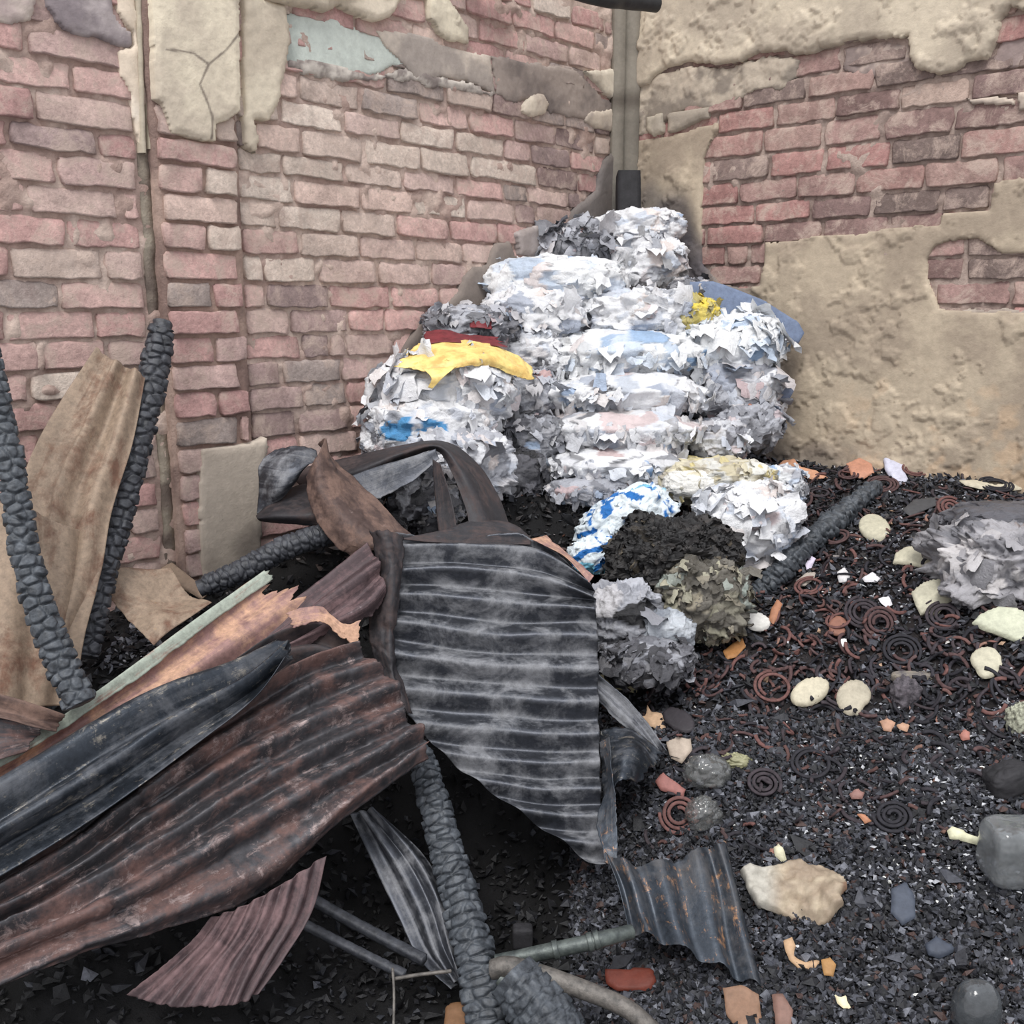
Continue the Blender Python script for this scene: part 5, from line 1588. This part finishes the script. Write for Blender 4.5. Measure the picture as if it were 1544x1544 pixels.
# the rest of the coil litter
Vs, Fs_, Cs, o_ = [], [], [], 0
for k in range(1500):
    x = rsC.uniform(930, 1580); y = rsC.uniform(690, 1340)
    if y > 1080 and rsC.random() < (y - 1080) / 230: continue
    W_ = P(x, y, 1.0)
    Vs.append((x, y))
PX = np.array(Vs)
ds = np.linspace(1.6, 4.0, 400)
hit = np.zeros((len(PX), 3))
done = np.zeros(len(PX), bool)
for d in ds:
    xc = (PX[:, 0] - CX) / F * d; yc = (CY - PX[:, 1]) / F * d
    W_ = np.column_stack([xc, d * cp + yc * sp, EYE[2] - d * sp + yc * cp])
    b_ = (W_[:, 2] < Hs(W_[:, 0], W_[:, 1]) + 0.008) & ~done
    hit[b_] = W_[b_]; done |= b_
Vs = []
for k in range(len(PX)):
    if not done[k] or not inside([hit[k, 0]], [hit[k, 1]], 0.03)[0]: continue
    x, y = PX[k]
    r0 = rsC.uniform(0.012, 0.05); tr = rsC.uniform(0.08, 0.45)
    V, Fq = coil_verts(r0, tr, 0.006, 0.0085, 0.006, n=8, rs=rsC, wob=0.004)
    Rm = np.array(rot_to(gnormal(hit[k, 0], hit[k, 1]) + rsC.normal(0, 0.4, 3) * [1, 1, 0], rsC.uniform(0, 6.28)))
    Vs.append(V @ Rm.T + hit[k] + [0, 0, 0.004]); Fs_.append(Fq + o_); o_ += len(V)
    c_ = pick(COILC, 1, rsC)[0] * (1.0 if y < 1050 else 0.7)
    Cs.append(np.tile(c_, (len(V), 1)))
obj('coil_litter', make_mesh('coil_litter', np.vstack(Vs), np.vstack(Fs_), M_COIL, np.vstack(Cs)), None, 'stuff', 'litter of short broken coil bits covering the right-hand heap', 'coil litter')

# whole or nearly whole coils
WHOLE = [(1430, 770, 0.038, 2.6, 0, 0.6, 'red-brown coil standing on edge beside the grey flat scrap'), (1262, 942, 0.036, 1.2, 0, 0.0, 'small red-brown coil left of the striped brown coils'), (1300, 930, 0.05, 3, 2, 0.5, 'plum coil tilted in the middle of the coil heap'),
         (1326, 946, 0.05, 3, 1, 0.7, 'brown coil with gaps right of the plum coil'), (1380, 712, 0.048, 2.4, 0, 0.3, 'rust coil near the wall beside the pale lilac box'), (1330, 735, 0.055, 3, 1, 0.2, 'broad brown coil under the lilac box'),
         (1264, 815, 0.040, 1.6, 1, 0.1, 'brown coil beside the charred pole'), (1232, 748, 0.040, 1.6, 2, 0.1, 'dark coil above the thick charred pole'), (1024, 1236, 0.048, 2.8, 0, 0.3, 'pinkish red coil beside the blue-grey sheet'),
         (1152, 1186, 0.042, 2.6, 2, 0.1, 'dark plum coil right of the clear crumpled bag'), (1218, 1156, 0.05, 1.4, 3, 0.0, 'large black coil ring below the cream discs'), (1346, 1238, 0.044, 3, 3, 0.1, 'black coil near the cream stick'),
         (1218, 890, 0.045, 1.8, 0, 0.2, 'reddish coil ring left of centre of the coil heap'), (1160, 1040, 0.05, 1.4, 0, 0.2, 'red-brown coil ring left of the tilted cream disc'), (1500, 735, 0.06, 3, 3, 0.1, 'black coil flat against the wall above the silvery bundle'),
         (1360, 985, 0.05, 2.5, 3, 0.2, 'black coil stack in the middle of the right-hand heap'), (1420, 935, 0.045, 2.5, 2, 0.3, 'dark coil right of the broken cream plate'), (1280, 720, 0.04, 2, 1, 0.1, 'brown coil next to the orange scraps by the wall')]
for (x, y, r0, tr, j, tilt, lab) in WHOLE:
    w, d_ = on_ground(x, y, 0.018)
    V, Fq = coil_verts(r0, min(tr, (r0 - 0.006) / 0.0115), 0.0115, 0.0085, 0.006, n=int(tr * 30), rs=rsC, wob=0.002)
    o = obj('spiral_coil', make_mesh('spiral_coil', V, Fq, coil_mats[j]), None, None, lab, 'coil')
    n = gnormal(w[0], w[1]) * (1 - tilt) + np.array([0, -1.0, 0.2]) * tilt
    o.matrix_world = Matrix.Translation([float(k) for k in (w + [0, 0, 0.012])]) @ rot_to(n, rsC.uniform(0, 6)).to_4x4()

# --- cream discs and plates
M_CREAM = mat_plain('cream_plastic', srgb(212, 208, 182), 0.5, 0.4, 0.1, 14, 0.1, srgb(196, 190, 162))


def ell(cx, cy, rx, ry, rot=0.0, n=22, bite=None, rs=None):
    out = []
    for k in range(n):
        a = 2 * math.pi * k / n
        f = 1.0
        if bite:
            for (ba, bw, bd) in bite:
                dd = (a - ba + math.pi) % (2 * math.pi) - math.pi
                if abs(dd) < bw: f -= bd * (1 - abs(dd) / bw)
        x, y = rx * math.cos(a) * f, ry * math.sin(a) * f
        out.append((cx + x * math.cos(rot) - y * math.sin(rot), cy + x * math.sin(rot) + y * math.cos(rot)))
    return out


def gslab(name, label, cat, pix, thick, col, lift=0.01, dome=0.0, crumple=0.0, seed=0, mat=None, rag=0.001, group=None, tilt=0.35, res=0.006, face=None):
    """slab resting near the heap surface, its plane between the slope and facing up/out"""
    pa = np.array(pix, float)
    cx, cy = pa.mean(0)
    w, d0 = on_ground(cx, cy, lift + 0.004)
    n = gnormal(w[0], w[1])
    if face is None:
        face = np.array([0, -0.8, 0.6])
    n = n * (1 - tilt) + face * tilt
    n /= np.linalg.norm(n)

    def df(x, y):
        r = P(x, y, 1.0) - EYE
        den = np.dot(r, n)
        if abs(den) < 0.12: den = -0.12
        return float(np.clip(np.dot(w - EYE, n) / den, d0 - 0.12, d0 + 0.12))
    return slab_poly(name, label, pix, df, thick, mat or M_SCRAP, cat, seed=seed, col=col, dome=dome, crumple=crumple, rag=rag, group=group, res=res)


CR = (186, 181, 160)
gslab('cream_disc', 'smooth cream oval disc, highest on the coil heap', 'disc', ell(1319, 797, 25, 19, 0.35), 0.012, CR, 0.02, 0.010, seed=801)
gslab('cream_disc', 'cream half disc with a straight lower edge right of the highest disc', 'disc', [(1346, 850), (1350, 836), (1362, 828), (1378, 824), (1394, 830), (1404, 840), (1408, 856), (1396, 858), (1370, 852)], 0.014, CR, 0.02, 0.006, seed=802)
gslab('cream_disc', 'large broken cream plate with a jagged lower edge', 'disc', [(1374, 894), (1390, 880), (1412, 874), (1436, 878), (1442, 900), (1432, 914), (1420, 920), (1412, 930), (1400, 924), (1388, 928), (1380, 912)], 0.014, (184, 180, 160), 0.02, 0.004, seed=803)
gslab('cream_disc', 'big pale cream dish at the right edge under the silvery bundle', 'disc', [(1464, 940), (1480, 926), (1504, 916), (1530, 918), (1560, 930), (1560, 970), (1530, 968), (1500, 956), (1480, 950)], 0.016, (190, 192, 170), 0.025, 0.012, seed=804)
gslab('cream_disc', 'round cream disc with a nibbled left side near the right edge', 'disc', ell(1486, 1000, 25, 24, 0, bite=[(2.6, .9, .3)]), 0.012, CR, 0.02, 0.006, seed=805)
gslab('cream_disc', 'tilted oval cream disc with a brown scorched lower left rim', 'disc', ell(1221, 1044, 31, 20, -0.42), 0.014, (194, 186, 164), 0.025, 0.010, seed=806, tilt=0.5)
gslab('cream_disc', 'round dull cream disc with a bitten right side, beside the tilted disc', 'disc', ell(1288, 1053, 27, 27, 0, bite=[(0.7, .6, .35), (0.1, .3, .1)]), 0.012, (172, 164, 146), 0.02, 0.006, seed=807)
gslab('crushed_cup', 'small white crushed cup left of the coil heap', 'cup', ell(1142, 939, 20, 13, 0.1), 0.014, (226, 224, 218), 0.025, 0.012, 0.004, seed=808)

# --- separate scraps one can point at
TERR = (176, 118, 92)
SCRAPS = [
    ('tan_fabric_scrap', 'long peach-tan scrap at the upper left of the coil heap', 'scrap', [(1166, 706), (1180, 694), (1198, 692), (1206, 706), (1230, 710), (1248, 722), (1228, 726), (1208, 718), (1196, 728), (1180, 720)], (206, 154, 124), .006, .006),
    ('tan_fabric_scrap', 'orange torn scrap left of the pale lilac box', 'scrap', [(1276, 700), (1296, 692), (1314, 700), (1318, 714), (1302, 722), (1284, 720)], (186, 134, 110), .006, .006),
    ('lilac_box', 'pale lilac crushed box standing near the wall', 'box', [(1332, 694), (1350, 688), (1362, 704), (1370, 726), (1362, 736), (1344, 722), (1334, 708)], (198, 198, 214), .02, .003),
    ('brown_paper', 'tan-brown crumpled paper on the white bundle near the charred pole', 'paper', [(1146, 752), (1160, 746), (1176, 752), (1196, 742), (1208, 756), (1206, 772), (1190, 780), (1172, 792), (1160, 780), (1150, 766)], (176, 138, 116), .006, .008),
    ('flat_scrap', 'dark grey flat torn scrap above the half disc', 'scrap', [(1360, 770), (1378, 754), (1420, 748), (1432, 752), (1410, 762), (1388, 772), (1372, 778)], (70, 70, 72), .005, .003),
    ('pale_shard', 'pale narrow shards lying along the foot of the right wall', 'shard', [(1446, 726), (1470, 724), (1500, 732), (1530, 728), (1544, 736), (1510, 742), (1476, 738), (1456, 734)], (188, 180, 160), .006, .004),
    ('cream_shard', 'cream flat stone chip right of the charred pole', 'shard', [(1200, 876), (1214, 864), (1230, 862), (1228, 872), (1214, 884), (1202, 884)], (176, 166, 156), .008, .002),
    ('white_scrap', 'white torn scrap on the middle of the coil heap', 'scrap', [(1300, 872), (1316, 862), (1328, 872), (1322, 878), (1304, 878)], (220, 218, 222), .006, .004),
    ('white_scrap', 'white lumpy scrap left of the middle torn scrap', 'scrap', [(1262, 862), (1274, 856), (1282, 868), (1276, 878), (1264, 878)], (206, 204, 204), .008, .004),
    ('white_scrap', 'white curled scrap right of the middle of the coil heap', 'scrap', [(1324, 902), (1340, 898), (1346, 910), (1338, 916), (1328, 908)], (222, 220, 224), .006, .004),
    ('white_scrap', 'small white scrap below the terracotta disc', 'scrap', [(1262, 964), (1276, 962), (1278, 972), (1268, 976)], (226, 226, 224), .006, .003),
    ('white_scrap', 'tiny lilac-white scrap beside the charred pole', 'scrap', [(1214, 850), (1222, 838), (1230, 842), (1224, 856), (1216, 860)], (206, 196, 214), .006, .003),
    ('terracotta_disc', 'round terracotta-coloured chip in the middle of the coil heap', 'shard', ell(1264, 944, 15, 15), (138, 96, 80), .008, .001),
    ('terracotta_shard', 'pinkish flat shard left of the clear crumpled bag', 'shard', [(988, 1178), (1000, 1164), (1014, 1176), (1034, 1190), (1030, 1204), (1012, 1196), (996, 1192)], (146, 98, 92), .01, .001),
    ('terracotta_shard', 'orange-brown curled leaf-like scrap below the melted mass', 'shard', [(1090, 982), (1106, 968), (1120, 962), (1124, 974), (1112, 990), (1096, 994)], (156, 110, 66), .005, .004),
    ('terracotta_shard', 'upright tan scrap near the small white crushed cup', 'shard', [(1162, 920), (1172, 904), (1180, 912), (1172, 930), (1166, 944), (1160, 934)], (170, 120, 92), .006, .004),
    ('terracotta_shard', 'small orange chip near the highest cream disc', 'shard', [(1390, 812), (1400, 802), (1412, 806), (1410, 812), (1396, 816)], (206, 138, 88), .008, .001),
    ('cream_shard', 'peach crumpled scrap right of the grey ridged strip', 'scrap', [(960, 1082), (974, 1080), (976, 1062), (982, 1074), (998, 1076), (1006, 1100), (990, 1102), (974, 1092)], (204, 172, 142), .006, .006),
    ('cream_shard', 'dull cream crumpled cup above the clear bag', 'cup', [(1004, 1120), (1022, 1112), (1042, 1114), (1044, 1132), (1028, 1152), (1012, 1144)], (168, 154, 140), .010, .006),
    ('dark_disc', 'dark grey oval disc at the left of the coil heap', 'disc', ell(1024, 1086, 26, 16, 0.5), (50, 46, 50), .010, .001),
    ('terracotta_shard', 'pair-like tan chip below the round dull disc, left one', 'shard', [(1326, 1088), (1338, 1084), (1350, 1090), (1344, 1104), (1332, 1102)], (176, 138, 116), .006, .002),
    ('terracotta_shard', 'tan chip with a notch just right of the other tan chip', 'shard', [(1352, 1094), (1362, 1090), (1372, 1094), (1368, 1104), (1356, 1100)], (178, 142, 118), .006, .002),
    ('terracotta_shard', 'pink chip high on the lower right slope', 'shard', [(1446, 1106), (1454, 1100), (1462, 1104), (1462, 1116), (1450, 1118)], (164, 112, 100), .008, .002),
    ('terracotta_shard', 'pink-brown nugget above the black coil', 'shard', [(1280, 1198), (1292, 1190), (1304, 1196), (1300, 1206), (1284, 1206)], (150, 114, 106), .010, .003),
    ('terracotta_shard', 'orange chip left of the black coil on the lower slope', 'shard', [(1292, 1228), (1304, 1228), (1314, 1238), (1304, 1242)], (176, 124, 96), .006, .002),
    ('cream_stick', 'pale cream stick beside the clear plastic tub', 'stick', [(1428, 1252), (1436, 1246), (1462, 1258), (1488, 1268), (1484, 1276), (1452, 1268), (1432, 1264)], (208, 206, 176), .014, .002),
    ('cream_stick', 'short pale cream peg above the tan lump', 'stick', [(1166, 1278), (1174, 1272), (1182, 1280), (1186, 1296), (1180, 1300), (1168, 1290)], (200, 196, 168), .010, .002),
    ('tan_fabric_scrap', 'tan bent scrap below the tan lump, left', 'scrap', [(1180, 1418), (1194, 1412), (1200, 1426), (1196, 1440), (1214, 1450), (1236, 1446), (1234, 1458), (1206, 1462), (1190, 1448)], (182, 150, 118), .006, .004),
    ('tan_fabric_scrap', 'ochre folded scrap below the tan lump, right', 'scrap', [(1238, 1446), (1252, 1442), (1262, 1454), (1256, 1472), (1242, 1470)], (164, 124, 78), .006, .005),
    ('pale_shard', 'star-shaped pale yellow chip near the bottom edge', 'shard', [(1258, 1498), (1266, 1504), (1276, 1500), (1278, 1510), (1286, 1522), (1272, 1520), (1262, 1512)], (228, 216, 180), .006, .001),
    ('dark_slate', 'smooth dark slate-like slab on the lower right slope', 'slab', [(1394, 1424), (1412, 1412), (1440, 1428), (1438, 1436), (1416, 1446), (1400, 1440)], (64, 70, 82), .016, .001),
    ('dark_slate', 'grey-blue flat slab lying right of the tan lump', 'slab', [(1344, 1340), (1366, 1330), (1378, 1350), (1380, 1384), (1360, 1396), (1342, 1376)], (70, 76, 88), .010, .003),
    ('rust_tile', 'rounded red-brown tile in the hollow below the greenish pipe', 'tile', [(912, 1462), (940, 1460), (986, 1462), (990, 1480), (980, 1494), (930, 1494), (914, 1484)], (108, 52, 40), .014, .002),
    ('tan_fabric_scrap', 'dull brown torn cloth at the bottom edge under the blue-grey sheet', 'scrap', [(1090, 1490), (1120, 1486), (1144, 1500), (1150, 1544), (1120, 1560), (1096, 1530)], (134, 104, 84), .008, .008),
    ('tan_fabric_scrap', 'brown upright scrap at the bottom edge right of the brown cloth', 'scrap', [(1164, 1500), (1180, 1498), (1196, 1524), (1192, 1560), (1172, 1560)], (124, 96, 86), .008, .006),
    ('pale_shard', 'orange-brown chip at the bottom edge left of the upright pole', 'shard', [(672, 1520), (690, 1512), (706, 1520), (704, 1560), (668, 1560)], (120, 88, 62), .012, .004),
    ('cream_shard', 'cream strip beside the right side of the central sheet', 'shard', [(902, 1016), (918, 1018), (938, 1030), (962, 1038), (960, 1046), (932, 1040), (904, 1026)], (190, 182, 146), .008, .002),
]
for k, (nm, lab, cat, pix, col, th, crm) in enumerate(SCRAPS):
    gslab(nm, lab, cat, pix, th, col, 0.022, 0.003, crm, seed=820 + k, rag=0.002)
# extra grey scraps: silver chips by the green-edged sheet
gslab('wood_splinter', 'split grey-brown board end behind the small creased sheet', 'board', [(228, 848), (246, 838), (300, 880), (312, 896), (304, 904), (262, 880)], 0.014, (150, 130, 112), 0.05, 0.002, 0.002, seed=870)
gslab('clay_block', 'pale clay block at the foot of the smooth plaster by the pilaster', 'block', [(304, 856), (318, 852), (322, 866), (312, 874), (302, 868)], 0.02, (148, 130, 116), 0.03, 0.006, seed=871)

# --- the tan lump
def lump_col(V):
    t = sstep(-0.3, 0.3, fbm(V, 14, 3, 4))[:, None]
    px, _, _ = proj(V)
    g = sstep(1185, 1150, px)[:, None]
    c = C3(146, 130, 112) * (1 - t) + C3(180, 166, 144) * t
    b = (sstep(0.1, 0.3, fbm(V, 22, 9, 3)) * sstep(1200, 1250, px))[:, None]
    c = c * (1 - b) + C3(134, 106, 86) * b
    return c * (1 - g) + C3(172, 168, 158) * g


gslab('tan_lump', 'big tan and cream scalloped melted lump on the lower slope', 'lump', [(1118, 1322), (1130, 1310), (1150, 1312), (1162, 1308), (1180, 1302), (1204, 1300), (1220, 1306), (1236, 1306), (1258, 1314), (1270, 1328), (1276, 1348), (1270, 1360), (1272, 1374), (1258, 1386), (1244, 1398), (1226, 1402), (1206, 1392), (1188, 1384), (1168, 1378), (1142, 1372), (1128, 1350)],
      0.02, lump_col, 0.02, 0.030, 0.022, seed=880, res=0.004, rag=0.007)

# --- clear crumpled bags, tub and bottle (translucent plastic)
def mat_clear(name, col, alpha=0.6, rough=0.2):
    m = NT(name, rough, 0, 0.6)
    p = m.pos()
    m.base(m.ramp(m.noise(p, 30, 5, 0.7), [(0.35, tuple(k * 0.6 for k in col)), (0.65, col)]))
    m.b.inputs['Transmission Weight'].default_value = alpha
    m.b.inputs['IOR'].default_value = 1.4
    m.b.inputs['Coat Weight'].default_value = 0.8
    m.b.inputs['Coat Roughness'].default_value = 0.08
    m.bump(m.noise(p, 60, 4, 0.6), 0.5, 0.004)
    return m.m


M_CLEAR = mat_clear('clear_plastic', (0.88, 0.90, 0.88), 0.88, 0.12)
M_TUB = mat_clear('smoky_plastic', (0.72, 0.76, 0.78), 0.80, 0.22)


def pod(name, label, cat, cx, cy, rx, ry, mat, rot=0, amp=0.08, sq=2.4, seed=0, lift=0.0, dr=0.8, sub=None):
    w, d = on_ground(cx, cy, ry * 2.4 / F * 0.6)
    d -= lift
    c = P(cx, cy, d)
    nu, nv = 64, 44
    RX, RZ = rx * d / F, ry * d / F; RY = RX * dr if rx < ry * 1.5 else RZ * dr * 1.4
    TH, PH = np.meshgrid(np.linspace(0, 2 * math.pi, nu, endpoint=False), np.linspace(-math.pi / 2, math.pi / 2, nv))
    e = 2 / sq
    f_ = lambda v: np.sign(v) * np.abs(v) ** e
    X = (f_(np.cos(TH)) * f_(np.cos(PH))).ravel(); Y = (f_(np.sin(TH)) * f_(np.cos(PH))).ravel(); Z = f_(np.sin(PH)).ravel()
    D = np.column_stack([X, Y, Z])
    L = D * (1 + amp * (fbm(D, 2.5, seed, 4, 0.6) - 0.8 * np.abs(fbm(D, 4, seed + 3, 3))))[:, None] * [RX, RY, RZ]
    cr_, sr_ = math.cos(rot), math.sin(rot)
    L = L @ np.array([[cr_, 0, -sr_], [0, 1, 0], [sr_, 0, cr_]]).T
    o = obj(name, make_mesh(name, c + L, grid_faces(nu, nv, True), mat, np.tile(C3(180, 180, 180), (len(L), 1))), None, None, label, cat)
    centred(o)
    return o


o = pod('clear_bag', 'clear crumpled plastic bag with a knotted neck at the foot of the coil heap', 'plastic bag', 1066, 1164, 36, 27, M_CLEAR, 0.1, 0.22, 2.2, 901)
o = pod('clear_bag', 'smaller clear crumpled bag below the knotted one', 'plastic bag', 1060, 1228, 28, 26, M_CLEAR, 0.5, 0.25, 2.2, 902)
pod('film_knot', 'yellowish twisted film knot beside the clear bag', 'film knot', 1112, 1148, 24, 13, mat_plain('yellowish_film', srgb(160, 158, 124), 0.4, 0.5, 0.3, 50, 0.4), -0.1, 0.35, 2.0, 903)
pod('plastic_tub', 'clear smoky plastic tub at the right edge', 'tub', 1532, 1284, 48, 48, M_TUB, 0.0, 0.05, 5.0, 904, 0.02)
pod('glass_bottle', 'dark smoky bottle shoulder at the bottom edge on the right', 'bottle', 1472, 1525, 36, 50, mat_clear('dark_glass', (0.10, 0.11, 0.12), 0.3, 0.12), 0, 0.04, 2.4, 905)
pod('sooty_tin', 'dark sooty crushed tin by the right edge above the tub', 'tin', 1520, 1176, 34, 24, M_STUB, 0.4, 0.12, 3.2, 906)
pod('grey_clod', 'grey crusted clod right of the round dull disc', 'clod', 1366, 1046, 24, 26, mat_plain('grey_crust', srgb(108, 102, 108), 0.8, 0.3, 0.4, 60, 0.8, srgb(52, 50, 54)), 0, 0.3, 2.3, 907)
pod('grey_clod', 'grey block with a beige bar on it above the crusted clod', 'clod', 1378, 1022, 34, 9, mat_plain('beige_bar', srgb(140, 132, 120), 0.7, 0.3, 0.3, 40, 0.4, srgb(84, 82, 88)), 0.0, 0.08, 4.5, 908)
pod('pale_nugget_heap', 'pale greenish-white crumbs heaped at the right edge', 'crumbs', 1540, 1085, 22, 30, mat_plain('pale_crumb', srgb(206, 208, 186), 0.8, 0.3, 0.3, 120, 0.9, srgb(120, 120, 108)), 0, 0.4, 2.2, 909)
pod('molten_lump', 'dark wet-looking block in the hollow above the greenish pipe', 'block', 788, 1412, 16, 18, M_STUB, 0, 0.06, 5, 910, 0.05)

# plant-like wisps of light ash by the creased sheet
V, Fc, cc = chunk_set(9000, (-1.0, -0.3, 2.1, 2.8), 0.006, 0.022, [((120, 122, 130), 4), ((180, 180, 186), 2), ((60, 60, 64), 4)], 611, keep=lambda px, py, W, rs: ((px - 190) / 50) ** 2 + ((py - 975) / 45) ** 2 < 1)
obj('ash_flakes', make_mesh('ash_flakes', V, Fc, M_SCRAP, cc, smooth=False), None, 'stuff', 'silvery ash between the charred pole and the creased sheet', 'ash')
